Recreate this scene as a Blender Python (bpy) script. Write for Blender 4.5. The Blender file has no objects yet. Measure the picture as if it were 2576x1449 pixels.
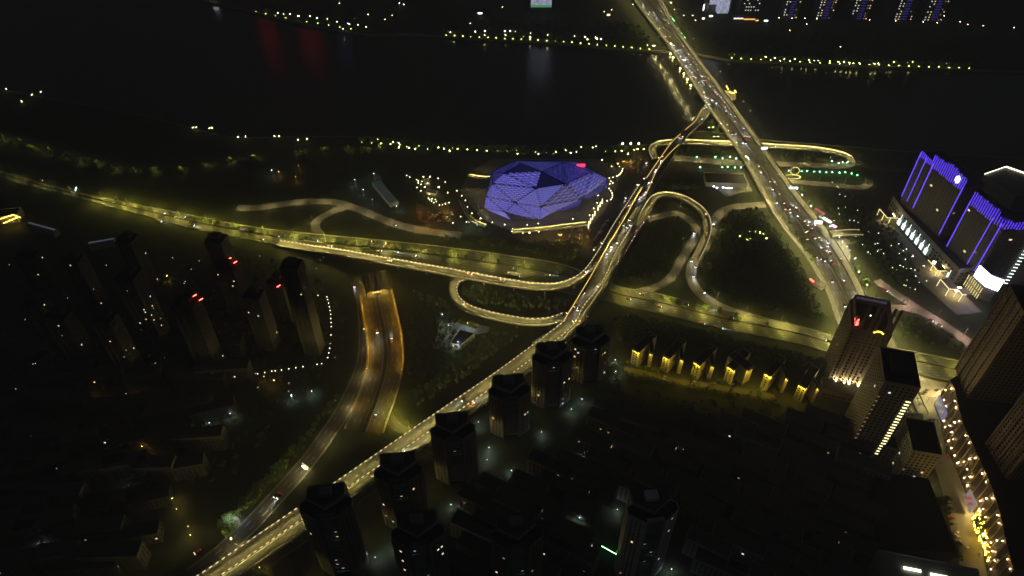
import bpy, math, random
from mathutils import Vector
random.seed(7)
S = bpy.context.scene
COL = S.collection

# ------------------------------------------------------------------ camera, sky, exposure
CAM_H, PITCH, FPX = 480.0, math.radians(43.0), 1824.0      # FPX: focal length in the 2576 px wide reading of the photograph
cam = bpy.data.cameras.new('camera'); cam.sensor_width = 36.0; cam.lens = FPX / 2576 * 36.0
cam.clip_start = 1.0; cam.clip_end = 20000.0
co = bpy.data.objects.new('camera', cam); COL.objects.link(co)
co.location = (0, 0, CAM_H); co.rotation_euler = (math.pi / 2 - PITCH, 0, 0)
S.camera = co
wd = bpy.data.worlds.new('World'); S.world = wd; wd.use_nodes = True
nt = wd.node_tree; nt.nodes.clear()
bg = nt.nodes.new('ShaderNodeBackground'); wo = nt.nodes.new('ShaderNodeOutputWorld')
sk = nt.nodes.new('ShaderNodeTexSky'); sk.sky_type = 'NISHITA'; sk.sun_disc = False
sk.sun_elevation = math.radians(-1.8); sk.sun_rotation = math.radians(75); sk.dust_density = 3.0
bg.inputs['Strength'].default_value = 0.15
nt.links.new(sk.outputs[0], bg.inputs['Color']); nt.links.new(bg.outputs[0], wo.inputs[0])
S.view_settings.view_transform = 'Standard'; S.view_settings.look = 'None'
S.view_settings.exposure = 0.0; S.view_settings.gamma = 1.0; S.view_settings.use_curve_mapping = False
S.render.engine = 'CYCLES'
cy = S.cycles
cy.use_denoising = True; cy.use_light_tree = True
cy.max_bounces = 5; cy.diffuse_bounces = 2; cy.glossy_bounces = 2; cy.transparent_max_bounces = 4
cy.sample_clamp_indirect = 2.0; cy.sample_clamp_direct = 0.0
cy.caustics_reflective = False; cy.caustics_refractive = False
cy.volume_bounces = 0

# ------------------------------------------------------------------ reading of the survey: picture point + height -> place
SP, CP = math.sin(PITCH), math.cos(PITCH)
def W(u, v, z=0.0):
    a, b = (u - 1288) / FPX, -(v - 724.5) / FPX
    d = Vector((a, CP + b * SP, -SP + b * CP))
    t = (z - CAM_H) / d.z
    return Vector((d.x * t, d.y * t, z))
def PJ(p):
    dx, dy, dz = p[0], p[1], p[2] - CAM_H
    dep = dy * CP - dz * SP
    return 1288 + FPX * dx / dep, 724.5 - FPX * (dy * SP + dz * CP) / dep
def HT(ub, vb, vt):                       # height of the top of a vertical edge
    p = W(ub, vb); k = -(vt - 724.5) / FPX
    return CAM_H + (k * p.y * CP - p.y * SP) / (CP + k * SP)
def q(c, r, x, y): return (644 * c + x / 4, 362.25 * r + y / 4)
def rg(x0, y0, s): return lambda x, y: ((x0 + x / s) * .62891, (y0 + y / s) * .62891)
T1 = rg(1900, 600, 4.293); R2 = rg(3456, 560, 4.025); R3 = rg(3456, 900, 4.025); R4 = rg(3296, 1200, 4.025)
R5 = rg(3456, 1500, 4.025); R6 = rg(3456, 1944, 4.025); R7 = rg(2440, 1340, 4.025); R8 = rg(3100, 800, 4.025)
RC = rg(1400, 1060, 6.44); RG = rg(1700, 1230, 7.246); RP = rg(1600, 700, 6.44); RU = rg(2500, 520, 4.025); RS = rg(3060, 560, 5.843)

# ------------------------------------------------------------------ materials
MATS = {}
def mat(name, col, rough=.8, col2=None, scale=.3, metal=0., bump=0., spec=.3):
    if name in MATS: return MATS[name]
    m = bpy.data.materials.new(name); m.use_nodes = True; n = m.node_tree; b = n.nodes['Principled BSDF']
    b.inputs['Roughness'].default_value = rough; b.inputs['Metallic'].default_value = metal
    b.inputs['Specular IOR Level'].default_value = spec
    b.inputs['Base Color'].default_value = (*col, 1)
    if col2:
        tc = n.nodes.new('ShaderNodeTexCoord'); ns = n.nodes.new('ShaderNodeTexNoise'); ns.inputs['Scale'].default_value = scale
        ns.inputs['Detail'].default_value = 6; ns.inputs['Roughness'].default_value = .65
        rp = n.nodes.new('ShaderNodeValToRGB'); rp.color_ramp.elements[0].position = .32; rp.color_ramp.elements[1].position = .68
        rp.color_ramp.elements[0].color = (*col, 1); rp.color_ramp.elements[1].color = (*col2, 1)
        n.links.new(tc.outputs['Object'], ns.inputs['Vector']); n.links.new(ns.outputs[0], rp.inputs[0]); n.links.new(rp.outputs[0], b.inputs['Base Color'])
        if bump:
            bp = n.nodes.new('ShaderNodeBump'); bp.inputs['Strength'].default_value = bump
            n.links.new(ns.outputs[0], bp.inputs['Height']); n.links.new(bp.outputs[0], b.inputs['Normal'])
    MATS[name] = m; return m
def glow(name, col, strength, sample=True, body=(.02, .02, .02)):
    if name in MATS: return MATS[name]
    m = bpy.data.materials.new(name); m.use_nodes = True; b = m.node_tree.nodes['Principled BSDF']
    b.inputs['Base Color'].default_value = (*body, 1)
    b.inputs['Emission Color'].default_value = (*col, 1); b.inputs['Emission Strength'].default_value = strength
    if not sample:
        m.cycles.emission_sampling = 'NONE'
    MATS[name] = m; return m
ASPH = mat('asphalt', (.055, .053, .05), .85, (.085, .082, .078), .08)
ASPD = mat('old_asphalt', (.04, .038, .036), .9, (.075, .07, .066), .06)
CONC = mat('concrete', (.16, .155, .145), .85, (.27, .26, .245), .15)
DECK = mat('worn_deck_asphalt', (.10, .096, .09), .8, (.17, .163, .15), .1)
PAVE = mat('paving', (.17, .16, .145), .85, (.24, .23, .21), .2)
PAINT = mat('road_paint', (.62, .62, .58), .7)
SOIL = mat('soil_and_grass', (.018, .022, .012), .95, (.045, .05, .028), .05)
LAWN = mat('lawn', (.025, .045, .012), .95, (.05, .08, .025), .15)
LEAF = mat('leaf', (.07, .11, .024), .7, (.11, .16, .04), .5)
LEAFD = mat('dark_leaf', (.03, .05, .016), .75, (.055, .08, .026), .4)
BARK = mat('bark', (.08, .06, .04), .9)
STEEL = mat('galvanised_steel', (.35, .35, .34), .45, metal=.6)
DARKST = mat('dark_steel', (.04, .04, .045), .5, metal=.4)
GLASS = mat('dark_glass', (.015, .017, .02), .12, spec=.5)
WALLB = mat('tan_render', (.30, .27, .22), .85, (.38, .34, .28), .2)
WALLG = mat('grey_render', (.24, .24, .235), .85, (.33, .33, .32), .2)
WALLD = mat('brown_tile_wall', (.16, .12, .09), .8, (.22, .165, .125), .3)
WALLW = mat('white_render', (.5, .49, .46), .85, (.62, .61, .58), .2)
WALLY = mat('cream_render', (.55, .5, .36), .85, (.62, .57, .42), .2)
WALLK = mat('night_dark_wall', (.03, .029, .03), .9, (.05, .048, .048), .2)  # night darkness put into the wall colour, near black
ROOFD = mat('roof_felt', (.035, .033, .035), .9, (.06, .055, .055), .2)
HOTEL = mat('hotel_cladding', (.15, .145, .155), .6, (.2, .195, .21), .15)

# ------------------------------------------------------------------ mesh builder
class MB:
    def __init__(s): s.v = []; s.f = []; s.m = []
    def add(s, vs, fs, mi=0):
        o = len(s.v); s.v += [tuple(x) for x in vs]; s.f += [tuple(i + o for i in f) for f in fs]; s.m += [mi] * len(fs); return s
    def quad(s, a, b, c, d, mi=0): return s.add([a, b, c, d], [(0, 1, 2, 3)], mi)
    def box(s, c, sz, ang=0., mi=0, top=1.):
        x, y, z = sz[0] / 2, sz[1] / 2, sz[2] / 2; ca, sa = math.cos(ang), math.sin(ang); vs = []
        for k, (i, j, h) in enumerate([(-1, -1, -1), (1, -1, -1), (1, 1, -1), (-1, 1, -1), (-1, -1, 1), (1, -1, 1), (1, 1, 1), (-1, 1, 1)]):
            t = top if h > 0 else 1.
            px, py = i * x * t, j * y * t
            vs.append((c[0] + px * ca - py * sa, c[1] + px * sa + py * ca, c[2] + h * z))
        return s.add(vs, [(3, 2, 1, 0), (4, 5, 6, 7), (0, 1, 5, 4), (1, 2, 6, 5), (2, 3, 7, 6), (3, 0, 4, 7)], mi)
    def prism(s, poly, z0, z1, mi=0, cap=True):
        n = len(poly); vs = [(p[0], p[1], z0) for p in poly] + [(p[0], p[1], z1) for p in poly]
        fs = [(i, (i + 1) % n, (i + 1) % n + n, i + n) for i in range(n)]
        if cap: fs += [tuple(range(n, 2 * n)), tuple(range(n - 1, -1, -1))]
        return s.add(vs, fs, mi)
    def bar(s, a, b, r, mi=0, r2=None):
        a, b = Vector(a), Vector(b); d = b - a
        if d.length < 1e-6: return s
        d.normalize(); u = d.cross(Vector((0, 0, 1)))
        if u.length < 1e-3: u = Vector((1, 0, 0))
        u.normalize(); w = d.cross(u); r2 = r if r2 is None else r2
        vs = [a + u * r * i + w * r * j for i, j in ((-1, -1), (1, -1), (1, 1), (-1, 1))] + [b + u * r2 * i + w * r2 * j for i, j in ((-1, -1), (1, -1), (1, 1), (-1, 1))]
        return s.add(vs, [(0, 1, 2, 3), (7, 6, 5, 4), (0, 4, 5, 1), (1, 5, 6, 2), (2, 6, 7, 3), (3, 7, 4, 0)], mi)
    def ball(s, c, r, mi=0):
        vs = [(0, 0, -1)]; n = 8
        for el in (-.5, .5):
            vs += [(math.cos(2 * math.pi * i / n) * .866, math.sin(2 * math.pi * i / n) * .866, el) for i in range(n)]
        vs.append((0, 0, 1)); t = 2 * n + 1; fs = []
        for i in range(n):
            j = (i + 1) % n
            fs += [(0, 1 + j, 1 + i), (1 + i, 1 + j, 1 + n + j, 1 + n + i), (1 + n + i, 1 + n + j, t)]
        return s.add([(c[0] + x * r, c[1] + y * r, c[2] + z * r) for x, y, z in vs], fs, mi)
    def mesh(s, name, mats, off=(0, 0, 0)):
        me = bpy.data.meshes.new(name)
        me.from_pydata([(x - off[0], y - off[1], z - off[2]) for x, y, z in s.v], [], s.f)
        for m in (mats if isinstance(mats, (list, tuple)) else [mats]): me.materials.append(m)
        if any(s.m): me.polygons.foreach_set('material_index', s.m)
        return me
    def build(s, name, mats, parent=None, kind=None):
        off = Vector(); q_ = parent
        while q_: off = off + q_.location; q_ = q_.parent
        me = s.mesh(name, mats, off)
        return put(name, me, parent, kind)
def put(name, me, parent=None, kind=None, loc=None, rz=0., scale=None):
    o = bpy.data.objects.new(name, me); COL.objects.link(o); o.parent = parent
    if kind: o['kind'] = kind
    if loc is not None: o.location = loc
    if rz: o.rotation_euler = (0, 0, rz)
    if scale is not None: o.scale = scale
    return o
def tag(o, label, cat=None, group=None, kind=None):
    o['label'] = label
    if cat: o['category'] = cat
    if group: o['group'] = group
    if kind: o['kind'] = kind
    return o
def thing(name, label, cat, loc, rz=0., group=None):
    o = bpy.data.objects.new(name, None); COL.objects.link(o); o.location = loc; o.rotation_euler = (0, 0, rz); o.empty_display_size = .5
    return tag(o, label, cat, group)
def struct(name, mb, mats, label, parent=None): return tag(mb.build(name, mats, parent), label, kind='structure')
ONES = 'zeroth first second third fourth fifth sixth seventh eighth ninth tenth eleventh twelfth thirteenth fourteenth fifteenth sixteenth seventeenth eighteenth nineteenth'.split()
TENS = ['', '', 'twent', 'thirt', 'fort', 'fift', 'sixt', 'sevent', 'eight', 'ninet']
def nth(n):
    if n < 20: return ONES[n]
    if n > 99: return f'{n}' + ({1: 'st', 2: 'nd', 3: 'rd'}.get(n % 10, 'th') if n % 100 not in (11, 12, 13) else 'th')
    t, u = divmod(n, 10)
    return TENS[t] + ('ieth' if u == 0 else 'y-' + ONES[u])

# ------------------------------------------------------------------ paths
def crom(pts, step=6.):
    P = [Vector(p) for p in pts]; out = []
    for i in range(len(P) - 1):
        a, b, c, d = P[max(i - 1, 0)], P[i], P[i + 1], P[min(i + 2, len(P) - 1)]
        n = max(1, int((c - b).length / step))
        for k in range(n):
            t = k / n
            out.append(.5 * ((2 * b) + (c - a) * t + (2 * a - 5 * b + 4 * c - d) * t * t + (3 * b - a - 3 * c + d) * t ** 3))
    out.append(P[-1]); return out
def sides(path, w, off=0.):
    L, R = [], []
    for i, p in enumerate(path):
        d = path[min(i + 1, len(path) - 1)] - path[max(i - 1, 0)]; d.z = 0; d.normalize(); n = Vector((-d.y, d.x, 0))
        L.append(p + n * (w / 2 + off)); R.append(p - n * (w / 2 - off))
    return L, R
def strip(mb, A, B, dz=0., mi=0):
    n = len(A)
    return mb.add([Vector(a) + Vector((0, 0, dz)) for a in A] + [Vector(b) + Vector((0, 0, dz)) for b in B], [(n + i, n + i + 1, i + 1, i) for i in range(n - 1)], mi)
def wall(mb, A, z0, z1, th, mi=0):        # a wall of thickness th along a polyline (its left side)
    L, R = sides([Vector(a) for a in A], th); n = len(A); vs = []
    for a, b in zip(L, R): vs += [(a.x, a.y, a.z + z0), (a.x, a.y, a.z + z1), (b.x, b.y, b.z + z1), (b.x, b.y, b.z + z0)]
    fs = []
    for i in range(n - 1):
        o, p = 4 * i, 4 * i + 4
        for k in range(4): fs.append((o + k, o + (k + 1) % 4, p + (k + 1) % 4, p + k))
    fs += [(3, 2, 1, 0), (4 * n - 4, 4 * n - 3, 4 * n - 2, 4 * n - 1)]
    return mb.add(vs, fs, mi)
def walk(path, step, start=0.):           # points every step metres with direction
    out = []; need = start; acc = 0.
    for a, b in zip(path[:-1], path[1:]):
        L = (b - a).length
        while L > 0 and need <= acc + L:
            t = (need - acc) / L; d = b - a; d.z = 0; d.normalize(); out.append((a.lerp(b, t), d)); need += step
        acc += L
    return out
ROADS = []                                # (path, half width) of everything trees must keep clear of
def dashes(mb, path, off, length, gap, width, dz):
    for p, d in walk(path, length + gap, 2.):
        n = Vector((-d.y, d.x, 0)); a = p + n * off - d * length / 2; b = a + d * length; h = n * width / 2; k = Vector((0, 0, dz))
        mb.quad(a - h + k, b - h + k, b + h + k, a + h + k)
def road(name, label, pts, w, z=.1, m=None, lanes=0, edge=True, step=6., kerb=True):
    path = crom([W(u, v, z) for u, v in pts], step); ROADS.append((path, w / 2 + 2))
    L, R = sides(path, w); mb = MB(); strip(mb, L, R)
    o = struct(name, mb, m or ASPH, label)
    if lanes:
        mm = MB(); lw = w / lanes
        for k in range(1, lanes): dashes(mm, path, -w / 2 + k * lw, 5., 8., .28, .02)
        if edge:
            for s in (-1, 1):
                A, B = sides(path, .25, s * (w / 2 - .6)); strip(mm, A, B, .02)
        mm.build('lane_markings', PAINT, o, 'stuff')
    if kerb:
        kb = MB(); wall(kb, sides(path, w + .3)[0], -.09, .1, .3); wall(kb, sides(path, w + .3)[1], -.09, .1, .3)
        kb.build('kerb', CONC, o)
    return o, path
HAZE = 0.0004
# ------------------------------------------------------------------ terrain and river
near = [(-420, 150), (0, 226), (200, 262), (400, 300), (480, 322), (600, 346), (760, 343), (950, 346), (1100, 362), (1240, 368), (1500, 370), (1640, 362), (1700, 345), (1760, 330), (1840, 340), (1920, 352), (2100, 366), (2300, 383), (2576, 398), (2950, 415)]
far = [(-300, -70), (150, -55), (400, -25), (535, 6), (600, 20), (650, 33), (760, 58), (930, 86), (1020, 84), (1120, 92), (1280, 101), (1400, 108), (1530, 120), (1650, 128), (1730, 130), (1830, 149), (1960, 156), (2100, 163), (2300, 170), (2450, 175), (2576, 178), (2950, 190)]
NP = crom([W(u, v) for u, v in near], 12); FP = crom([W(u, v) for u, v in far], 20)
mb = MB(); strip(mb, [Vector((p.x, -900 if True else 0, 0)) for p in NP], NP)
mb.f = [f[::-1] for f in mb.f]
mb.add([(-6000, -900, 0), (NP[0].x, -900, 0), tuple(NP[0]), (-6000, NP[0].y + 60, 0)], [(0, 1, 2, 3)])
mb.add([(6000, -900, 0), (NP[-1].x, -900, 0), tuple(NP[-1]), (6000, NP[-1].y + 60, 0)], [(3, 2, 1, 0)])
land = struct('ground', mb, SOIL, 'dark ground of the near bank below the drone')
mb = MB(); wall(mb, NP, -6, .35, .8); mb.build('river_wall', CONC, land)
mb = MB(); strip(mb, [Vector((p.x, 7000, 0)) for p in FP], FP)
mb.add([(-6000, 7000, 0), (FP[0].x, 7000, 0), tuple(FP[0]), (-6000, FP[0].y, 0)], [(3, 2, 1, 0)])
mb.add([(6000, 7000, 0), (FP[-1].x, 7000, 0), tuple(FP[-1]), (6000, FP[-1].y, 0)], [(0, 1, 2, 3)])
fland = struct('ground', mb, SOIL, 'dark ground of the far bank across the river')
mb = MB(); wall(mb, FP, -6, .35, .8); mb.build('river_wall', CONC, fland)
wm = bpy.data.materials.new('river_water'); wm.use_nodes = True; n = wm.node_tree; b = n.nodes['Principled BSDF']
b.inputs['Base Color'].default_value = (.012, .014, .018, 1); b.inputs['Roughness'].default_value = .2; b.inputs['IOR'].default_value = 1.33
tc = n.nodes.new('ShaderNodeTexCoord'); ns = n.nodes.new('ShaderNodeTexNoise'); ns.inputs['Scale'].default_value = .22; ns.inputs['Detail'].default_value = 5
bp = n.nodes.new('ShaderNodeBump'); bp.inputs['Strength'].default_value = .35; bp.inputs['Distance'].default_value = .6
n.links.new(tc.outputs['Object'], ns.inputs['Vector']); n.links.new(ns.outputs[0], bp.inputs['Height']); n.links.new(bp.outputs[0], b.inputs['Normal'])
mb = MB(); mb.quad((-6000, 200, -3), (6000, 200, -3), (6000, 4000, -3), (-6000, 4000, -3))
struct('river', mb, wm, 'wide dark river crossing behind the interchange')

# ------------------------------------------------------------------ lamps
LAMP = {'bridge': glow('bridge_lamp_light', (1., .84, .31), 3000), 'green': glow('expressway_lamp_light', (.98, .84, .13), 1650),
        'wide': glow('wide_expressway_lamp_light', (.98, .84, .13), 2300), 'dim': glow('dim_lamp_light', (.95, .85, .2), 330), 'court': glow('court_lamp_light', (1., .78, .08), 75), 'ramp': glow('ramp_lamp_light', (1., .8, .32), 640), 'orange': glow('orange_lamp_light', (1., .47, .03), 330),
        'cool': glow('cool_lamp_light', (.75, .9, 1.), 420), 'mall': glow('mall_lamp_light', (1., .68, .2), 4600), 'lot': glow('lot_lamp_light', (1., .52, .08), 1000), 'pink': glow('pink_lamp_light', (1., .64, .46), 850)}
LM = {}
def lamp_mesh(kind, h, arm):
    k = (kind, h, arm)
    if k not in LM:
        p = MB(); p.bar((0, 0, 0), (0, 0, h), .11, 0, .07); p.bar((0, 0, h - .05), (arm, 0, h + .25), .06); p.box((0, 0, .15), (.5, .5, .3))
        hd = MB(); hd.box((arm, 0, h + .3), (1.3, .6, .14))
        g = MB(); g.quad((arm - .6, .26, h + .2), (arm + .6, .26, h + .2), (arm + .6, -.26, h + .2), (arm - .6, -.26, h + .2))
        LM[k] = (p.mesh('lamp_post', STEEL), hd.mesh('lamp_head', DARKST), g.mesh('lamp_light', LAMP[kind]))
    return LM[k]
def street_lamp(p, ang, kind, label, group, h=10., arm=2.2):
    t = thing('street_lamp', label, 'street lamp', p, ang, group); a, b_, c = lamp_mesh(kind, h, arm)
    put('post', a, t); put('lamp_head', b_, t); put('light_panel', c, t); return t
def lamp_row(path, off, step, kind, where, group, h=10., arm=2.2, start=8., lo=0, hi=9999, cond=None):
    for i, (p, d) in enumerate(walk(path, step, start)):
        if not lo <= i < hi or (cond and not cond(p)): continue
        n = Vector((-d.y, d.x, 0)) * off; inward = math.atan2(-n.y, -n.x)
        street_lamp(p + n, inward, kind, f'{nth(i + 1)} lamp post {where}', group, h, arm)
GL = {}
def globe(p, label, group, col=(1., .85, .45), s=22., r=.42, h=3.2, key='warm'):
    if key not in GL:
        a = MB(); a.bar((0, 0, 0), (0, 0, 1), .07); g = MB(); g.ball((0, 0, 0), 1.)
        GL[key] = (a.mesh('globe_post', DARKST), g.mesh('globe', glow('globe_' + key, col, s)))
    nm = {'p': 'park_lamp', 'f': 'shore_lamp', 't': 'courtyard_light', 'g': 'garden_light', 'k': 'kiosk_lamp'}.get(key[0], 'globe_lamp'); nm = {'prom': 'promenade_lamp', 'path': 'footpath_lamp', 'far4': 'far_street_light', 'green': 'tree_lamp'}.get(key, nm)
    t = thing(nm, label, 'lamp', p, 0, group)
    put('post', GL[key][0], t, scale=(1, 1, h)); put('globe', GL[key][1], t, loc=(0, 0, h + r * .8), scale=(r, r, r)); return t

# ------------------------------------------------------------------ elevated roads
RAILW = glow('rail_wash', (1., .8, .22), 640); RAILG = glow('rail_wash_gold', (1., .66, .16), 25)
DASHW = glow('rail_dash', (1., .82, .4), 1.7, False); DASHG = glow('gold_rail_line', (1., .66, .14), 1.6, False)
def viaduct(name, label, cat, pts, w, rails=(1, 1), lit=(1, 1), dash=(1, 1), gold=False, th=1.5, piers=30., lanes=2, step=6., m=None, solid=False, dstep=4.6):
    path = crom([W(u, v, z) for u, v, z in pts], step); ROADS.append((path, w / 2 + 1.5))
    L, R = sides(path, w); n = len(path); t = thing(name, label, cat, (path[0].x, path[0].y, 0))
    mb = MB(); strip(mb, L, R); strip(mb, R, L, -th); k = Vector((0, 0, -th))
    for A in (L, R):
        mb.add(A + [a + k for a in A], [(i, i + 1, n + i + 1, n + i) for i in range(n - 1)])
    mb.build('deck', m or DECK, t)
    for s, A in ((0, L), (1, R)):
        if not rails[s]: continue
        inn = sides(path, w - .5)[s]
        mb = MB(); wall(mb, inn, 0.01, .85, .35); wall(mb, inn, 1.05, 1.18, .5)
        for p, d in walk(inn, 4., .5): mb.box((p.x, p.y, p.z + .95), (.18, .18, .24), math.atan2(d.y, d.x))
        mb.build('parapet', CONC, t)
        if lit[s]:                          # shielded luminaire strip in the hand rail: cap above, lip below, throws light across the deck
            sg = 1 if s == 0 else -1
            e_, c_, l_ = sides(path, 0, sg * (w / 2 - .62))[0], sides(path, 0, sg * (w / 2 - .78))[0], sides(path, 0, sg * (w / 2 - .78))[0]
            mb = MB(); wall(mb, c_, 1.2, 1.24, .8); wall(mb, l_, .9, .93, .66); mb.build('light_shield', DARKST, t)
            mb = MB(); nn = len(e_)
            mb.add([x + Vector((0, 0, .99)) for x in e_] + [x + Vector((0, 0, 1.13)) for x in e_], [((i, i + 1, nn + i + 1, nn + i) if s == 1 else (nn + i, nn + i + 1, i + 1, i)) for i in range(nn - 1)])
            mb.build('rail_wash_light', RAILG if gold else RAILW, t)
        if dash[s]:
            mb = MB(); ps = [x + Vector((0, 0, 1.25)) for x in inn]
            if solid: wall(mb, ps, 0, .18, .45)
            else:
                for p, d in walk(ps, dstep, 1.): mb.box((p.x, p.y, p.z + .12), (dstep * .48, .5, .22), math.atan2(d.y, d.x))
            mb.build('rail_lights', DASHG if gold else DASHW, t, 'stuff')
    jm = MB()
    for p, d in walk(path, 28., 10.):
        nrm = Vector((-d.y, d.x, 0)) * (w / 2 - .9); k2 = d * .25; u_ = Vector((0, 0, .015)); jm.quad(p - nrm - k2 + u_, p + nrm - k2 + u_, p + nrm + k2 + u_, p - nrm + k2 + u_)
    jm.f = [f[::-1] for f in jm.f]
    if jm.f: jm.build('deck_joints', DARKST, t, 'stuff')
    if lanes > 1:
        mm = MB()
        for kx in range(1, lanes): dashes(mm, path, -w / 2 + kx * w / lanes, 4., 8., .25, .02)
        mm.build('lane_markings', PAINT, t, 'stuff')
    if piers:
        for p, d in walk(path, piers, piers / 2):
            if p.z - th < 2.5: continue
            mb = MB(); a = math.atan2(d.y, d.x); mb.box((p.x, p.y, (p.z - th - .8) / 2), (1.4, min(2.2, w * .3), p.z - th - .8), a)
            mb.box((p.x, p.y, p.z - th - .4), (1.8, w * .75, .8), a); mb.build('pier', CONC, t)
    return t, path
VI = {}
# main viaduct towards the lower edge, two carriageways
vL = [(395, 1524, 9), (510, 1449, 9), (644, 1357, 9), (749, 1286, 9), (859, 1211, 9), (1034, 1087, 9), (1160, 1001, 9), (1288, 913, 9), (1423, 813, 9)]
vM = [(440, 1526, 9), (557, 1447, 9), (644, 1387, 9), (755, 1309, 9), (877, 1225, 9), (1079, 1087, 9), (1190, 1010, 9), (1288, 940, 9), (1440, 822, 9)]
vR = [(490, 1526, 9), (602, 1450, 9), (644, 1420, 9), (761, 1340, 9), (887, 1250, 9), (1084, 1112, 9), (1200, 1028, 9), (1288, 968, 9), (1440, 848, 9)]
def mid(A, B, f=.5): return [tuple(a[i] * (1 - f) + b_[i] * f for i in range(3)) for a, b_ in zip(A, B)]
VI['main_l'] = viaduct('viaduct', 'lit upper carriageway of the long viaduct running down to the lower edge', 'viaduct', mid(vL, vM, .47), 11.0, lit=(1, 1), dash=(1, 0), th=1.8)
VI['main_r'] = viaduct('viaduct', 'lit lower carriageway of the long viaduct passing the dark towers and climbing between the loops', 'viaduct',
    mid(vM, vR, .5) + [(1478, 775, 9), (1524, 715, 9), (1556, 645, 9), (1582, 600, 8.6), (1606, 562, 8.4), (1622, 535, 8.2), (1637, 511, 8.1)], 8.2, lit=(1, 1), dash=(1, 0), th=1.8)
VI['centre'] = viaduct('viaduct', 'dim middle carriageway full of headlights with a gold lit rail on one side', 'viaduct',
    [(1405, 842, 8.9), (1452, 785, 8.9), (1497, 720, 8.9), (1528, 655, 8.9), (1560, 595, 8.9), (1590, 545, 8.9), (1615, 500, 9), (1640, 455, 9), (1668, 410, 9), (1697, 364, 9), (1718, 338, 9), (1738, 320, 9), (1760, 300, 9), (1775, 280, 9), (1790, 262, 9)][::-1], 12.5,
    rails=(1, 1), lit=(0, 0), dash=(0, 0), lanes=3)
VI['left'] = viaduct('slip_road_viaduct', 'lit curving slip viaduct leaving the expressway beside the theatre', 'viaduct',
    [(700, 612, .6), (760, 622, 2), (859, 636, 5), (934, 650, 7), (1100, 679, 8), (1288, 713, 8.8), (1350, 721, 9), (1405, 720, 9), (1455, 703, 9), (1485, 678, 9), (1517, 631, 9), (1552, 570, 9), (1587, 515, 9), (1617, 468, 9)], 8.5, lit=(1, 1), dash=(1, 0))
VI['loop'] = viaduct('slip_road_viaduct', 'lit hairpin slip viaduct curling below the curved slip road', 'viaduct',
    [(1205, 692, 1), (1176, 695, 3), (1150, 706, 5), (1139, 727, 6), (1146, 752, 6.5), (1170, 773, 7), (1215, 789, 8), (1288, 805, 8.7), (1338, 811, 9), (1388, 807, 9), (1420, 796, 9)][::-1], 8., lit=(1, 1), dash=(0, 1))
VI['outer'] = viaduct('slip_road_viaduct', 'white railed slip viaduct arching over the round loop', 'viaduct',
    [(1637, 511, 8.1), (1648, 497, 8), (1674, 489, 7.8), (1712, 496, 7.5), (1748, 515, 7), (1771, 538, 6.5), (1779, 562, 6), (1777, 590, 5), (1765, 622, 3), (1748, 656, 1)], 8., lit=(1, 0), dash=(1, 0), dstep=3.4)
VI['north'] = viaduct('slip_road_viaduct', 'lit riverside slip road passing under the bridge head', 'viaduct',
    [(1650, 400, 1.5), (1641, 378, 3), (1660, 361, 4), (1720, 357, 5), (1800, 360, 5), (1860, 362, 5)], 9., lit=(1, 1), dash=(1, 0), dstep=3.6)
VI['east'] = viaduct('slip_road_viaduct', 'lit slip road running right of the bridge head and curling back', 'viaduct',
    [(1905, 365, 4.5), (1960, 369, 4), (2040, 374, 3.5), (2100, 383, 3), (2135, 395, 2), (2142, 410, 1)], 8., lit=(1, 1), dash=(1, 0), dstep=3.6)
# gold lit hand rails of the middle carriageway
def gold_rail(label, pts, where):
    path = crom([W(u, v, 9) for u, v in pts], 6); t = thing('hand_rail', label, 'hand rail', tuple(path[0]))
    mb = MB(); wall(mb, path, .0, 1.3, .4); mb.build('rail_body', CONC, t)
    mb = MB(); wall(mb, [p + Vector((0, 0, 1.34)) for p in path], 0, .22, .5); mb.build('light_line', DASHG, t)
gold_rail('gold light line between the slip viaduct and the dim middle carriageway', [(1420, 806), (1470, 724), (1493, 685), (1534, 612), (1569, 555), (1592, 512), (1613, 474)], 0)
gold_rail('upper gold light line beside the river end of the middle carriageway', [(1626, 450), (1650, 415), (1688, 362), (1712, 339)], 0)
gold_rail('right gold light line along the middle carriageway', [(1625, 491), (1650, 435), (1675, 398), (1708, 365)], 0)
gold_rail('short gold light line where the slip road joins the bridge', [(1723, 329), (1750, 305), (1765, 277)], 0)

# boulevard and river bridge
BL = [(1560, -50), (1595, 0), (1640, 60), (1678, 110), (1750, 222), (1785, 277), (1838, 350), (1870, 400), (1900, 455), (1932, 517), (1969, 575), (2004, 618), (2042, 668), (2080, 735), (2122, 862), (2200, 1050)]
BR = [(1645, -50), (1668, 0), (1693, 55), (1730, 110), (1818, 225), (1866, 290), (1912, 355), (1952, 410), (1985, 455), (2017, 497), (2060, 548), (2105, 610), (2150, 685), (2194, 775), (2247, 850), (2340, 1050)]
def at_v(P, v):
    for a, b_ in zip(P[:-1], P[1:]):
        if a[1] <= v <= b_[1]: return a[0] + (b_[0] - a[0]) * (v - a[1]) / (b_[1] - a[1])
    return P[-1][0]
def bz(v): return 9. if v < 430 else (9 - 8.4 * (v - 430) / 170 if v < 600 else .6)
VS = [-45, -20] + list(range(0, 1045, 10))
EL = [W(at_v(BL, v), v, bz(v)) for v in VS]; ER = [W(at_v(BR, v), v, bz(v)) for v in VS]
def smooth(P, k=4):
    for _ in range(k): P = [P[0]] + [(P[i - 1] + P[i] * 2 + P[i + 1]) / 4 for i in range(1, len(P) - 1)] + [P[-1]]
    return P
EL, ER = smooth(EL), smooth(ER)
def fr(f): return [a.lerp(b_, f) for a, b_ in zip(EL, ER)]
BC = fr(.5); ROADS.append((BC, 30))
bt = thing('boulevard_bridge', 'wide lit boulevard bridge crossing the river towards the far bank', 'bridge', (BC[30].x, BC[30].y, 0))
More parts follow.
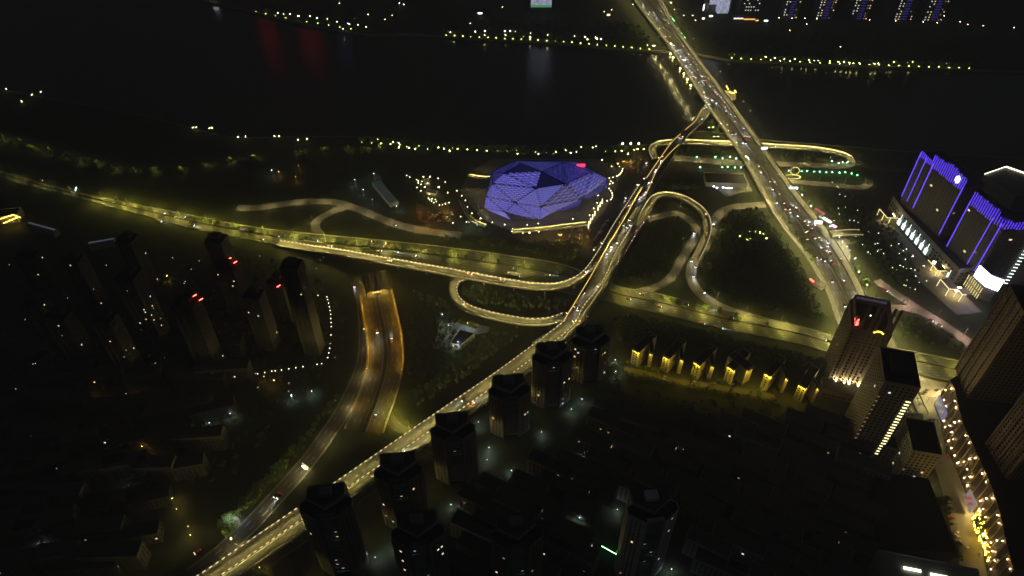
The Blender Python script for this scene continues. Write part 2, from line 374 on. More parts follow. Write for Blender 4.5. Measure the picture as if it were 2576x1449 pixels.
def bstrip(f0, f1, dz, name, m, th=0.):
    mb = MB(); A, B = fr(f0), fr(f1); strip(mb, B, A, dz); mb.f = [f[::-1] for f in mb.f]; n = len(A)
    if th:
        strip(mb, B, A, dz - th)
        for E in (A, B):
            mb.add([e + Vector((0, 0, dz)) for e in E] + [e + Vector((0, 0, dz - th)) for e in E], [(i, i + 1, n + i + 1, n + i) for i in range(n - 1)])
    return mb.build(name, m, bt)
bstrip(0, 1, 0, 'deck', DECK, 1.8)
bstrip(0, .1, .15, 'pavement', PAVE, .14); bstrip(.83, 1., .15, 'pavement', PAVE, .14)
mb = MB(); wall(mb, fr(.81), 0, .9, .5); mb.build('kerb_barrier', CONC, bt)
mb = MB(); wall(mb, fr(.465), 0, .8, .3); mb.build('median_barrier', CONC, bt)
for f, nm in ((.006, 'parapet'), (.994, 'parapet')):
    mb = MB(); wall(mb, fr(f), .1, 1.25, .3)
    mb.build(nm, CONC, bt)
mm = MB()
for f in (.19, .28, .37, .55, .64, .73): dashes(mm, fr(f), 0, 5, 9, .3, .02)
for f in (.105, .455, .475, .80):
    A, B = sides(fr(f), .25); strip(mm, A, B, .02)
mm.build('lane_markings', PAINT, bt, 'stuff')
jm = MB(); FA, FB = fr(.11), fr(.8)
for i in range(3, len(FA) - 1, 3):
    k2 = (FA[i + 1] - FA[i]).normalized() * .3; u_ = Vector((0, 0, .016)); jm.quad(FA[i] + u_, FB[i] + u_, FB[i] + k2 + u_, FA[i] + k2 + u_)
jm.build('deck_joints', DARKST, bt, 'stuff')
for i, (p, d) in enumerate(walk(BC, 45, 20)):
    if p.z < 6: continue
    mb = MB(); a = math.atan2(d.y, d.x); mb.box((p.x, p.y, (p.z - 5) / 2 - 1.5), (2.5, 30, p.z + 1.2), a); mb.build('pier', CONC, bt)
for a_, b_, st_, wh in ((0, 43, 27, 'on the bridge half'), (43, len(EL), 17, 'on the land half')):
    lamp_row(fr(.012)[a_:b_], .01, st_, 'bridge', f'{wh} of the left boulevard edge, from the top', f'lamp posts {wh} of the left boulevard edge', 11.5, 4.5, 5)
    lamp_row(fr(.988)[a_:b_], -.01, st_, 'bridge', f'{wh} of the right boulevard edge, from the top', f'lamp posts {wh} of the right boulevard edge', 11.5, 4.5, 12)
# ------------------------------------------------------------------ expressway on the ground
XT = [(-160, 388), (0, 431), (200, 485), (330, 512), (480, 542), (640, 572), (800, 590), (1000, 609), (1150, 626), (1290, 645), (1420, 668), (1560, 722), (1650, 738), (1800, 778), (2000, 818), (2120, 852), (2290, 884), (2430, 912), (2700, 965)]
XB = [(-160, 404), (0, 449), (195, 499), (320, 531), (485, 575), (650, 608), (815, 636), (1000, 660), (1144, 682), (1288, 706), (1425, 736), (1555, 766), (1690, 797), (1845, 832), (2000, 864), (2110, 892), (2275, 932), (2415, 964), (2690, 1025)]
XA = crom([W(u, v, .12) for u, v in XT], 8); n_ = 0
def paired(A, B, z, step=8.):
    PA, PB = [W(u, v, z) for u, v in A], [W(u, v, z) for u, v in B]; ca, cb = [], []
    for i in range(len(PA) - 1):
        k = max(1, int((PA[i + 1] - PA[i]).length / step))
        for j in range(k):
            t = j / k
            for P, o in ((PA, ca), (PB, cb)):
                a, b_, c, d = P[max(i - 1, 0)], P[i], P[i + 1], P[min(i + 2, len(P) - 1)]
                o.append(.5 * ((2 * b_) + (c - a) * t + (2 * a - 5 * b_ + 4 * c - d) * t * t + (3 * b_ - a - 3 * c + d) * t ** 3))
    ca.append(PA[-1]); cb.append(PB[-1]); return ca, cb
XA, XC = paired(XT, XB, .12)
def xf(f, dz=0.): return [a.lerp(b_, f) + Vector((0, 0, dz)) for a, b_ in zip(XA, XC)]
mb = MB(); strip(mb, XA, XC); xo = struct('road', mb, ASPH, 'expressway with a planted median running across the whole scene')
ROADS.append((xf(.5), 24))
mm = MB()
for f in (.1, .2, .3, .54, .65, .76, .87): dashes(mm, xf(f), 0, 5, 9, .3, .02)
for f in (.015, .385, .445, .985):
    A, B = sides(xf(f), .25); strip(mm, A, B, .02)
mm.build('lane_markings', PAINT, xo, 'stuff')
mb = MB(); A, B = xf(.395, .18), xf(.43, .18); strip(mb, A, B); mb.build('planted_median', LAWN, xo)
mb = MB(); wall(mb, xf(.39), 0, .3, .3); wall(mb, xf(.437), 0, .9, .35); mb.build('median_kerb', DARKST, xo)
mb = MB(); wall(mb, xf(-.008), 0, .8, .3); wall(mb, xf(1.008), 0, .8, .3); mb.build('guard_rail', STEEL, xo)
for f, sgn, st, nm in ((.385, 1, 16, 'upper lanes'), (.445, -1, 16, 'lower lanes')):
    lamp_row(xf(f), .01 * sgn, 36, 'green', f'lighting the {nm} of the expressway, from the left', f'lamp posts over the {nm} of the expressway', 11, 2.6, st, cond=lambda p: PJ(p)[0] > 900 and not 1380 < PJ(p)[0] < 1560)
    lamp_row(xf(f), .01 * sgn, 34, 'wide', f'lighting the {nm} of the left expressway, from the left', f'lamp posts over the {nm} of the left expressway', 12, 4., st, cond=lambda p: 205 < PJ(p)[0] <= 900)
for f, sgn, nm in ((.2, 1, 'upper'), (.75, -1, 'lower')):
    lamp_row(xf(f), .01 * sgn, 40, 'dim', f'at the {nm} side of the dim expressway end, from the left', f'lamp posts at the {nm} side of the dim expressway end', 9, 1.5, 10, cond=lambda p: PJ(p)[0] <= 205)
# ------------------------------------------------------------------ slip roads on the ground
G = {}
G['nw'] = road('road', 'lit slip road waving past the left car park of the theatre', [(596, 523), (644, 523), (719, 512), (794, 506), (844, 509), (894, 523), (944, 543), (994, 563), (1044, 576), (1100, 585), (1160, 592)], 10, .14, PAVE)
G['nw2'] = road('road', 'short lit curve joining the waving slip road to the expressway', [(868, 521), (831, 535), (806, 549), (793, 562), (794, 578), (806, 590)], 9, .16, PAVE)
G['loop'] = road('road', 'inner round loop road between the two carriageways', [(1630, 552), (1663, 543), (1698, 537), (1728, 549), (1749, 570), (1752, 586), (1742, 608), (1713, 655), (1694, 690), (1676, 708), (1650, 722), (1600, 736)], 8.5, .14, PAVE)
G['se'] = road('road', 'lit road bending from the loop down to the expressway', [(1748, 650), (1738, 685), (1742, 712), (1764, 740), (1800, 766), (1860, 790), (1940, 812), (2010, 832)], 10, .17, PAVE)
G['e1'] = road('road', 'lit road linking the boulevard with the arching slip viaduct', [(1938, 513), (1890, 517), (1850, 520), (1815, 533), (1796, 560), (1783, 595), (1768, 628), (1748, 655)], 10, .19, PAVE)
G['r1'] = road('road', 'dim upper road between bridge head and the dark lawns', [(1690, 397), (1750, 402), (1800, 406), (1868, 411)], 12, .12, PAVE)
G['r2'] = road('road', 'dim road under the green garden lights left of the boulevard', [(1725, 424), (1800, 430), (1875, 434)], 9, .12, ASPH)
G['r3'] = road('road', 'dim road right of the boulevard ending in a curl', [(1952, 412), (2020, 415), (2090, 418), (2128, 417), (2143, 408)], 10, .12, PAVE)
G['r4'] = road('road', 'dim road below the row of green lights right of the boulevard', [(1985, 456), (2060, 462), (2120, 468), (2175, 471), (2190, 452)], 8, .12, PAVE)
G['r5'] = road('road', 'faint riverside road curving past the blue outlined hotel', [(2150, 405), (2190, 420), (2250, 427), (2330, 428)], 7, .12, ASPH)
G['thl'] = road('road', 'dark paved road beside the theatre under the gold rails', [(1620, 372), (1600, 420), (1575, 470), (1548, 520), (1515, 580), (1475, 650)], 17, .12, ASPD)
G['svc'] = road('road', 'lit service road following the left side of the tunnel approach', [(899, 708), (914, 760), (921, 830), (918, 900), (905, 945), (880, 1000), (850, 1055), (825, 1090), (790, 1140), (745, 1195), (700, 1245), (650, 1300), (600, 1350), (545, 1400), (480, 1450)], 13, .12, ASPH, 3)
G['svr'] = road('road', 'small chevron marked slip curling from the tunnel mouth to the viaduct', [(968, 1020), (980, 1050), (1000, 1075), (1035, 1090)], 7, .14, ASPH)
G['low'] = road('road', 'dark street in the shade along the long viaduct', [(1075, 1128), (1000, 1175), (900, 1248), (780, 1335), (660, 1420)], 10, .1, ASPD)
G['tun'] = road('road', 'curved two way tunnel approach glowing amber', [(946, 735), (956, 790), (966, 840), (970, 890), (967, 930), (957, 970), (944, 1010), (930, 1045), (915, 1085)], 31, .2, ASPH, 0, kerb=False)
G['hot'] = road('road', 'lit frontage road curving below the blue outlined hotel', [(2205, 705), (2262, 745), (2330, 790), (2400, 835), (2470, 880), (2576, 940)], 9, .13, PAVE)
G['hot2'] = road('road', 'pinkish ramp bending round the dark lawn by the red sign tower', [(2205, 790), (2240, 775), (2290, 778), (2350, 800), (2405, 838), (2440, 872)], 8, .16, PAVE)
G['hot3'] = road('road', 'wide pinkish crossing in front of the podium mall', [(2180, 905), (2260, 935), (2320, 968), (2390, 985)], 18, .11, PAVE)
G['mall'] = road('road', 'busy lit street along the podium mall at the lower right', [(2310, 965), (2345, 1020), (2360, 1080), (2375, 1150), (2400, 1220), (2420, 1300), (2440, 1380), (2460, 1460), (2480, 1560)], 19, .13, DECK)
def glamps(key, off, step, kind, where, h=9, arm=2., start=6, hi=99):
    lamp_row(G[key][1], off, step, kind, where, 'lamp posts ' + where.split(', counted')[0], h, arm, start, 0, hi)
glamps('nw', -6.2, 30, 'ramp', 'along the waving slip road, counted from its left end')
glamps('nw2', -5.6, 26, 'ramp', 'on the short curve beside the expressway, counted from its top', start=12)
glamps('loop', 5.4, 30, 'ramp', 'around the inner round loop, counted from its top')
glamps('se', 6.4, 32, 'ramp', 'on the road bending down to the expressway, counted from its top')
glamps('e1', 6.2, 30, 'ramp', 'on the road linking boulevard and slip viaduct, counted from the boulevard')
glamps('r1', -7.2, 26, 'ramp', 'above the dim road at the bridge head, counted from its left end')
glamps('r3', 6.2, 28, 'ramp', 'above the dim road ending in a curl, counted from its left end')
glamps('r4', 5.2, 28, 'ramp', 'above the road below the green lights, counted from its left end')
glamps('svc', 7.5, 34, 'ramp', 'along the service road of the tunnel, counted from its top', start=90, hi=20)
glamps('hot', -5.8, 30, 'pink', 'along the hotel frontage road, counted from its top')
glamps('hot2', 5.2, 26, 'pink', 'along the pinkish ramp by the dark lawn, counted from its left end')
glamps('hot3', -10, 26, 'pink', 'along the pinkish crossing, counted from its left end')
glamps('mall', 10.5, 22, 'mall', 'along the mall street, counted from its top', start=14)
glamps('svr', 4.6, 14, 'green', 'on the chevron marked slip, counted from its top')
# chevrons on the service road
mm = MB()
for p, d in walk(G['svc'][1], 4.2, 215):
    if p.y < 330: break
    nrm = Vector((-d.y, d.x, 0)); c = p + nrm * 4.6
    for s in (-1, 1):
        a = c + nrm * s * 1.2 - d * .9; k = Vector((0, 0, .03))
        mm.quad(c + k, c + d * .7 + k, a + d * .7 + k, a + k)
mm.build('chevron_markings', PAINT, G['svc'][0], 'stuff')
mm = MB()
for f in (-10.3, -5.8, 5.8, 10.3): dashes(mm, G['tun'][1], f, 4, 7, .25, .02)
for f in (-14.8, -2, 2, 14.8):
    A, B = sides(G['tun'][1], .25, f); strip(mm, A, B, .02)
mm.build('lane_markings', PAINT, G['tun'][0], 'stuff')
# amber lit walls of the tunnel approach
tp = G['tun'][1]
AMB = glow('amber_wall_wash', (1., .48, .03), 90)
for f, lab in ((15.9, 'left retaining wall of the amber tunnel approach'), (-15.9, 'right retaining wall of the amber tunnel approach'), (0, 'dark median wall of the amber tunnel approach')):
    t = thing('retaining_wall', lab, 'wall', tuple(tp[0])); P = sides(tp, 0, f)[0]
    mb = MB(); wall(mb, P, 0, 1.6 if f else 1.1, .7 if f else 2.6); mb.build('wall', CONC if f else DARKST, t)
    if f:
        s = 1 if f > 0 else -1; nn = len(P)
        a_, b_ = sides(tp, 0, f - s * .75)[0], sides(tp, 0, f - s * .6)[0]
        a_, b_ = a_[:nn * 7 // 10], b_[:nn * 7 // 10]; nn = len(a_)
        vs = [x + Vector((0, 0, 1.5)) for x in a_] + [x + Vector((0, 0, 1.72)) for x in b_]; fs = [(i, i + 1, nn + i + 1, nn + i) for i in range(nn - 1)]
        mb = MB(); mb.add(vs, fs if s > 0 else [x[::-1] for x in fs]); mb.build('wash_light', AMB, t)
        mb = MB(); wall(mb, b_, 1.74, 1.84, .5); mb.build('wash_light_hood', DARKST, t)
lamp_row(sides(tp, 0, 14.6)[0], .01, 30, 'orange', 'over the left lanes of the amber tunnel approach, counted from the tunnel', 'lamp posts over the left tunnel lanes', 8, 3., 14, 0, 6)
lamp_row(sides(tp, 0, -14.6)[0], -.01, 30, 'orange', 'over the right lanes of the amber tunnel approach, counted from the tunnel', 'lamp posts over the right tunnel lanes', 8, 3., 14, 0, 6)
# lattice canopy over the tunnel mouth
cA, cB = W(*RC(440, 830), 0), W(*RC(1020, 735), 0); cC, cD = W(*RC(320, 400), 0), W(*RC(935, 270), 0)
ct = thing('tunnel_canopy', 'arched lattice canopy of steel ribs over the tunnel mouth', 'canopy', ((cA.x + cB.x) / 2, (cA.y + cB.y) / 2, 0))
def cpt(s, t, half):                       # s along, t across one half, arch height
    L = cA.lerp(cC, s); R = cB.lerp(cD, s); M = L.lerp(R, .5); a, b_ = (L, M) if half == 0 else (M, R)
    p = a.lerp(b_, t); p.z = 5.2 + 2.4 * math.sin(math.pi * t); return p
mb = MB(); NS = 12
for half in (0, 1):
    for i in range(NS + 1):
        for j in range(8):
            if i in (0, NS): mb.bar(cpt(i / NS, j / 8, half), cpt(i / NS, (j + 1) / 8, half), .4)
            if i < NS:
                for sg in (0, 1):
                    f = lambda t: i / NS + (t if sg == 0 else 1 - t) / NS
                    tri = lambda t: abs(((t * 1) % 1) * 2 - 1)
                    a, b_ = j / 8, (j + 1) / 8
                    mb.bar(cpt((i + (tri(a) if sg else 1 - tri(a))) / NS, a, half), cpt((i + (tri(b_) if sg else 1 - tri(b_))) / NS, b_, half), .36)
mb.build('lattice_ribs', mat('canopy_steel', (.05, .035, .025), .6), ct)
for e, nm in ((0, 'edge_beam'), (.5, 'ridge_beam'), (1, 'edge_beam')):
    mb = MB(); a, b_ = cA.lerp(cB, e), cC.lerp(cD, e); a.z = b_.z = 5.2
    mb.bar(a, b_, .45)
    for k in range(5):
        p = a.lerp(b_, k / 4); mb.bar((p.x, p.y, 0), (p.x, p.y, 5.2), .35)
    mb.build(nm, DARKST, ct)
mb = MB(); pq = cA.lerp(cC, .97); pr = cB.lerp(cD, .97)
mb.quad((pq.x, pq.y, .25), (pr.x, pr.y, .25), (cB.x, cB.y, .25), (cA.x, cA.y, .25)); mb.f = [f[::-1] for f in mb.f]
mb.build('covered_carriageway', ASPH, ct)
for k in range(4):
    mb = MB(); p = cpt(.12 + .24 * k, .5, 0); pp = cpt(.12 + .24 * k, .5, 1)
    for x in (p, pp): mb.quad((x.x - .8, x.y - .5, 5), (x.x - .8, x.y + .5, 5), (x.x + .8, x.y + .5, 5), (x.x + .8, x.y - .5, 5))
    mb.build('light_panel', glow('canopy_light', (1., .6, .08), 300), ct)
    mb = MB()
    for x in (p, pp): mb.box((x.x, x.y, 5.12), (2.4, 1.6, .1))
    mb.build('light_hood', DARKST, ct)
st = thing('tunnel_sign', 'glowing yellow sign board with four characters above the tunnel mouth', 'sign', tuple(cA.lerp(cB, .5)))
mC = cA.lerp(cB, .5); dr = (cB - cA).normalized(); bx = mC - Vector((0, 3.2, 0))
mb = MB(); mb.bar((bx.x, bx.y, 0), (bx.x, bx.y, 6.6), .3); mb.build('post', STEEL, st)
ang = math.atan2(dr.y, dr.x)
mb = MB(); mb.box((bx.x, bx.y, 7.5), (9.4, .3, 1.9), ang); mb.build('board', glow('sign_yellow', (1., .72, .05), .85, False), st)
for k in range(4):
    p = bx + dr * (k - 1.5) * 2.2; mb = MB(); o = Vector((0, -.22, 7.5))
    for dx, dz, sx, sz in ((0, .5, 1.3, .2), (0, -.5, 1.3, .2), (-.4, 0, .2, 1.2), (.35, .1, .2, 1.0), (0, 0, .9, .18)):
        mb.box(p + o + dr * dx + Vector((0, 0, dz)), (sx, .12, sz), ang)
    mb.build('character', glow('sign_character', (1., .95, .55), 2.2, False), st)
# gantry on the expressway and the lit sign board at the far left
for uu, vv, lab, i in ((305, 521, 'sign gantry with three green lights over the upper expressway', 0), (208, 489, 'white lettered gantry spanning the expressway at the left', 1)):
    k = min(range(len(XA)), key=lambda j: abs(PJ(XA[j])[0] - uu)); a, b_ = XA[k], XC[k].lerp(XA[k], 0 if i == 0 else .25)
    a, b_ = a + (a - b_) * .05, b_
    t = thing('gantry', lab, 'gantry', (a.x, a.y, 0)); mb = MB()
    for p in (a, b_): mb.bar((p.x, p.y, 0), (p.x, p.y, 7), .3)
    mb.bar((a.x, a.y, 7), (b_.x, b_.y, 7), .45); mb.build('frame', STEEL, t)
    if i == 0:
        for s in (.25, .4, .55): MB().ball(a.lerp(b_, s) + Vector((0, -.6, 6.6)), .5).build('signal', glow('signal_green', (.3, 1., .6), 8, False), t)
    else:
        an = math.atan2((b_ - a).y, (b_ - a).x)
        for s in (.12, .2, .36, .48, .6, .72):
            p = a.lerp(b_, s); mb = MB()
            mb.box((p.x, p.y - .5, 8.6), (1.9, .15, .4), an); mb.box((p.x, p.y - .5, 7.7), (1.9, .15, .4), an); mb.box((p.x, p.y - .5, 8.1), (.4, .14, 1.6), an)
            mb.build('character', glow('sign_white', (.7, .9, 1.), 5, False), t)
# ------------------------------------------------------------------ theatre: faceted polyhedron with blue light
def tv(x, y, z): return W(*T1(x, y), z)
TV = dict(A=tv(300, 575, 42), B=tv(500, 400, 50), C=tv(1140, 370, 58), D=tv(1050, 655, 52), E=tv(1555, 580, 50), F=tv(1520, 215, 50), G=tv(720, 185, 40), G2=tv(790, 230, 49), H=tv(292, 375, 34),
          I=tv(2020, 375, 38), J=tv(2280, 500, 20), K=tv(1850, 830, 22), L=tv(1130, 970, 28), M=tv(690, 900, 32), N=tv(510, 1060, 16), O=tv(190, 790, 26), P=tv(1100, 1200, 1), Q=tv(625, 1200, 1), R=tv(165, 1000, 8),
          T=tv(1300, 1085, 6), S=tv(1740, 200, 42), X=tv(1950, 835, 6), J2=tv(2190, 700, 4), Y=tv(1785, 960, 5), Y2=tv(1590, 1020, 2), V=tv(1180, 405, 56), U=tv(1290, 315, 53), Z=tv(640, 930, 30))
for k, (src, dx, dy) in dict(b1=('H', -4, 22), b2=('G', -6, 30), b3=('S', 4, 28), b4=('J', 3, 10)).items():
    TV[k] = Vector((TV[src].x + dx, TV[src].y + dy, 1))
def led(name, col, lo, hi, cell=1.5):
    m = bpy.data.materials.new(name); m.use_nodes = True; n = m.node_tree; b = n.nodes['Principled BSDF']
    b.inputs['Base Color'].default_value = (.02, .02, .03, 1); b.inputs['Roughness'].default_value = .35
    tc = n.nodes.new('ShaderNodeTexCoord'); vo = n.nodes.new('ShaderNodeTexVoronoi'); vo.inputs['Scale'].default_value = 1 / cell; vo.inputs['Randomness'].default_value = .55
    r = n.nodes.new('ShaderNodeMapRange'); r.inputs[1].default_value = .15; r.inputs[2].default_value = .62; r.inputs[3].default_value = hi; r.inputs[4].default_value = lo
    ns = n.nodes.new('ShaderNodeTexNoise'); ns.inputs['Scale'].default_value = .3; ns.inputs['Detail'].default_value = 4
    r2 = n.nodes.new('ShaderNodeMapRange'); r2.inputs[1].default_value = .3; r2.inputs[2].default_value = .7; r2.inputs[3].default_value = .55; r2.inputs[4].default_value = 1.35
    mu = n.nodes.new('ShaderNodeMath'); mu.operation = 'MULTIPLY'
    n.links.new(tc.outputs['Object'], vo.inputs['Vector']); n.links.new(vo.outputs['Distance'], r.inputs[0]); n.links.new(tc.outputs['Object'], ns.inputs['Vector'])
    n.links.new(ns.outputs[0], r2.inputs[0]); n.links.new(r.outputs[0], mu.inputs[0]); n.links.new(r2.outputs[0], mu.inputs[1])
    n.links.new(mu.outputs[0], b.inputs['Emission Strength']); b.inputs['Emission Color'].default_value = (*col, 1)
    m.cycles.emission_sampling = 'NONE'; MATS[name] = m; return m
LB = led('theatre_led_blue', (.13, .11, .88), .12, .95); LB2 = led('theatre_led_deep', (.11, .1, .8), .1, .6); LG = led('theatre_led_grey', (.34, .3, .6), .05, .32, 1.8)
LC = led('theatre_led_cyan', (.09, .1, .75), .08, .55, 1.7); LD = led('theatre_led_lattice_back', (.08, .065, .85), .1, .42); SKYL = led('theatre_skylight', (.08, .07, .6), .03, .14)
BARS = glow('theatre_lattice_lit', (.3, .28, 1.), .75, False, (.1, .1, .15))
tt = thing('theatre', 'faceted polyhedral theatre glowing blue and violet beside the river', 'theatre', (TV['L'].x, TV['L'].y, 0))
FAC = [('AB D', LB, 0), ('BCD', LB, 0), ('ADM', LD, 1), ('AMO', LB, 0), ('DLM', LD, 1), ('DEL', LD, 1), ('EKL', LG, 0), ('CED', SKYL, 0), ('CFE', LC, 0), ('HAB', LC, 0), ('HBG', LC, 0), (['B', 'G2', 'C'], SKYL, 0),
       (['B', 'G', 'G2'], LC, 0), (['G2', 'G', 'F', 'C'], LC, 0), ('FIE', LB2, 0), ('EIK', LB2, 0), ('IJK', LB2, 0), ('FSI', LB2, 0), ('OMN', LB, 0), ('ONR', LB, 0), ('RNQ', LB, 0), ('MPN', LB, 0), ('MLP', LB, 0), ('LTP', LB, 0), ('LKT', LG, 0),
       (['K', 'J', 'J2', 'X'], LC, 0), (['K', 'Y', 'Y2', 'T'], LB2, 0), (['S', 'J', 'I'], LB2, 0), (['N', 'P', 'Q'], SKYL, 0),
       (['H', 'b1', 'R', 'O', 'A'], LC, 0), (['H', 'G', 'b2', 'b1'], LC, 0), (['G', 'S', 'b3', 'b2'], LC, 0), (['S', 'J', 'b4', 'b3'], LC, 0), (['F', 'S', 'G'], LC, 0), (['X', 'J2', 'b4', 'J'], LC, 0)]
edges = set()
for ks, m, lat in FAC:
    ks = [c for c in ks if c != ' ']
    mb = MB(); vs = [TV[k] for k in ks]; mb.add(vs, [tuple(range(len(vs)))]); fo = mb.build('facet', m, tt)
    for a, b_ in zip(ks, ks[1:] + ks[:1]): edges.add(tuple(sorted((a, b_))))
    if m in (LB, LB2, LD, LG) and len(vs) == 3:
        nrm = (vs[1] - vs[0]).cross(vs[2] - vs[0]).normalized()
        if nrm.y > 0: nrm = -nrm
        lb = MB(); NN = 9 if lat else 6
        for i in range(1, NN):
            t = i / NN
            for a, b_, c in ((0, 1, 2), (1, 2, 0), (2, 0, 1)):
                p, r = vs[a].lerp(vs[b_], t), vs[a].lerp(vs[c], t); lb.bar(p + nrm * .5, r + nrm * .5, .16 if lat else .13)
        lb.build('lattice', BARS, fo, 'stuff')
for a, b_ in edges: MB().bar(TV[a], TV[b_], .34).build('edge_frame', DARKST, tt)
mb = MB(); mb.box(tv(1820, 265, 43.5), (9, 1.0, 3.5), .1); mb.build('roof_lamp', glow('theatre_red', (1., .04, .12), 2.5), tt)
mb = MB(); mb.ball(tv(212, 905, 12), .8); mb.build('corner_lamp', glow('theatre_corner', (1., .6, .4), 25), tt)
# paved plaza and curved decks round it
mb = MB(); mb.add([W(*T1(x, y), .08) for x, y in ((-250, 700), (100, 1180), (640, 1400), (1300, 1390), (1960, 1300), (2400, 900), (2520, 300), (2100, 150), (300, 150), (-120, 400))], [tuple(range(10))[::-1]])
struct('plaza', mb, mat('plaza_paving', (.13, .125, .13), .7, (.18, .17, .175), .1), 'dark paved plaza round the blue theatre')
YEL = glow('yellow_edge_wash', (1., .78, .2), 55)
def curved_deck(label, pts, w, z, both=True, mat_=None):
    return viaduct('raised_walk', label, 'walkway', [(*p, z) for p in pts], w, lit=(1, 1), dash=(0, 0), piers=0, lanes=1, th=.8, step=4, m=mat_ or PAVE)
curved_deck('raised curved drive below the theatre on lit columns', [T1(640, 1395), T1(900, 1378), T1(1250, 1345), T1(1600, 1300), T1(1930, 1265)], 6, 6)
curved_deck('curved ramp with yellow lit edges left of the theatre', [RP(1560, 640), RP(1680, 880), RP(1760, 1040), RP(1900, 1180), RP(2080, 1260), RP(2210, 1305)], 4.5, 4)
curved_deck('short curved ramp entering the theatre from the upper left', [RP(1780, 0), RP(1950, 42), RP(2310, 75)], 4.5, 5)
for i, (x, y) in enumerate([(820, 1420), (935, 1418), (1095, 1400), (1190, 1380), (1300, 1362), (1415, 1345), (1560, 1330), (1685, 1312), (1800, 1300)]):
    p = W(*T1(x, y), 5); p.z = 0; t = thing('lit_column', f'{nth(i + 1)} lit column below the raised curved drive, counted from the left', 'column', p, 0, 'lit columns below the curved drive')
    p = Vector((0, 0, 0)); a = MB(); a.box((0, 0, 2.4), (.7, .7, 4.8)); put('shaft', a.mesh('shaft', CONC), t); a = MB(); a.box((0, -.1, 4.95), (1.3, 1.1, .3)); put('lamp', a.mesh('lamp', glow('column_lamp', (1., .72, .3), 22)), t)
for i, (x, y) in enumerate([(2180, 900), (2145, 955), (2110, 1015), (2053, 1110), (2015, 1170), (1980, 1235), (1950, 1285), (1945, 1320)]):
    t = thing('lantern_column', f'{nth(i + 1)} glowing lantern column right of the theatre, counted from the top', 'lamp', W(*T1(x, y + 30), 0), 0, 'lantern columns right of the theatre')
    a = MB(); a.box((0, 0, .4), (.8, .8, .8)); put('foot', a.mesh('foot', CONC), t); a = MB(); a.box((0, 0, 4.2), (.55, .55, 6.8)); put('lantern', a.mesh('lantern', glow('lantern', (1., .75, .3), 7)), t); a = MB(); a.box((0, 0, 7.7), (.9, .9, .15)); put('cap', a.mesh('cap', DARKST), t)
gp = [(2530, 365), (2520, 405), (2508, 430), (2490, 452), (2465, 473), (2432, 490), (2365, 512), (2303, 525), (2275, 598), (2310, 625), (2362, 610), (2330, 578), (2258, 667), (2297, 705), (2327, 743), (2348, 783), (2356, 822), (2354, 860), (2330, 893), (2264, 914), (2108, 826), (2095, 950), (2035, 1048), (1965, 1165), (1675, 1230), (1087, 1307), (898, 1330), (510, 1325), (300, 1285), (100, 1220)]
for i, (x, y) in enumerate(gp): globe(W(*T1(x, y), 0), f'{nth(i + 1)} round garden lamp on the theatre plaza, counted clockwise from upper right', 'garden lamps on the theatre plaza', s=16, r=.4)
gp = [(180, 75), (258, 118), (438, 188), (475, 215), (480, 268), (572, 228), (548, 305), (452, 385), (548, 473), (718, 278), (990, 153), (1168, 248), (990, 385), (1232, 520), (1468, 470), (1595, 600), (1686, 720), (1747, 887), (1857, 1050), (2083, 1188), (2380, 1285), (1565, 1140), (1715, 1275), (1367, 1300), (770, 697), (915, 697), (822, 735), (872, 778), (942, 748), (738, 665), (830, 678), (1020, 843), (1098, 833), (1176, 807), (1270, 778), (760, 553)]
for i, (x, y) in enumerate(gp): globe(W(*RP(x, y), 0), f'{nth(i + 1)} round garden lamp in the park left of the theatre', 'garden lamps left of the theatre', s=14, r=.38)
for lab, c, sz, a in (('pale lit kiosk roof in the park left of the theatre', RP(825, 485), (13, 7, 3.2), -.35), ('small pale lit kiosk farther up the park', RP(690, 215), (6, 9, 3), .3)):
    p = W(*c, 0); t = thing('kiosk', lab, 'kiosk', p); mb = MB(); mb.box((p.x, p.y, sz[2] / 2), (sz[0] * .8, sz[1] * .8, sz[2]), a); mb.build('wall', WALLY, t)
    mb = MB(); mb.box((p.x, p.y, sz[2] + .3), (sz[0], sz[1], .4), a); mb.build('roof', WALLW, t); mb = MB(); mb.box((p.x, p.y, sz[2] + .06), (sz[0] * .95, sz[1] * .95, .08), a); mb.build('eaves_light', glow('kiosk_light', (1., .85, .4), 12), t)
    for s in (-1, 1): globe(p + Vector((s * sz[0] * .62, 4, 0)), f'tall lamp on the {"right" if s > 0 else "left"} of the {lab[:18]}', 'lamps beside the kiosks', h=6, r=.3, s=45, key='kiosk')
# car parks
mb = MB(); mb.add([W(*RP(x, y), .09) for x, y in ((500, 850), (1000, 850), (1450, 900), (1500, 1150), (1250, 1420), (700, 1330), (470, 1130), (440, 950))], [tuple(range(8))[::-1]])
struct('car_park', mb, ASPD, 'oval car park left of the theatre in orange light')
mb = MB(); mb.add([W(*T1(x, y), .1) for x, y in ((640, 1420), (1300, 1400), (2000, 1330), (2060, 1460), (1900, 1640), (1300, 1640), (640, 1560))], [tuple(range(7))[::-1]])
struct('car_park', mb, ASPD, 'long car park in amber light below the theatre')
mb = MB(); mb.add([W(*q(2, 1, x, y), .1) for x, y in ((1100, 170), (1270, 130), (1400, 110), (1340, 300), (1230, 330), (1120, 230))], [tuple(range(6))[::-1]])
struct('car_park', mb, ASPD, 'small amber lit car park near the river right of the theatre')
for i, (u, v) in enumerate([RP(440, 960), RP(700, 1400), q(2, 1, 1100, 190), q(2, 1, 1220, 200), q(2, 1, 480, 975), q(2, 1, 700, 985), q(2, 1, 250, 930), RP(1250, 930)]):
    street_lamp(W(u, v), (-.3, 1.6, -.6, 3.5, 1.57, 1.57, 1.57, 3.)[i], 'lot', f'{nth(i + 1)} orange lamp mast at the theatre car parks', 'orange lamp masts at the car parks', 12, 2)
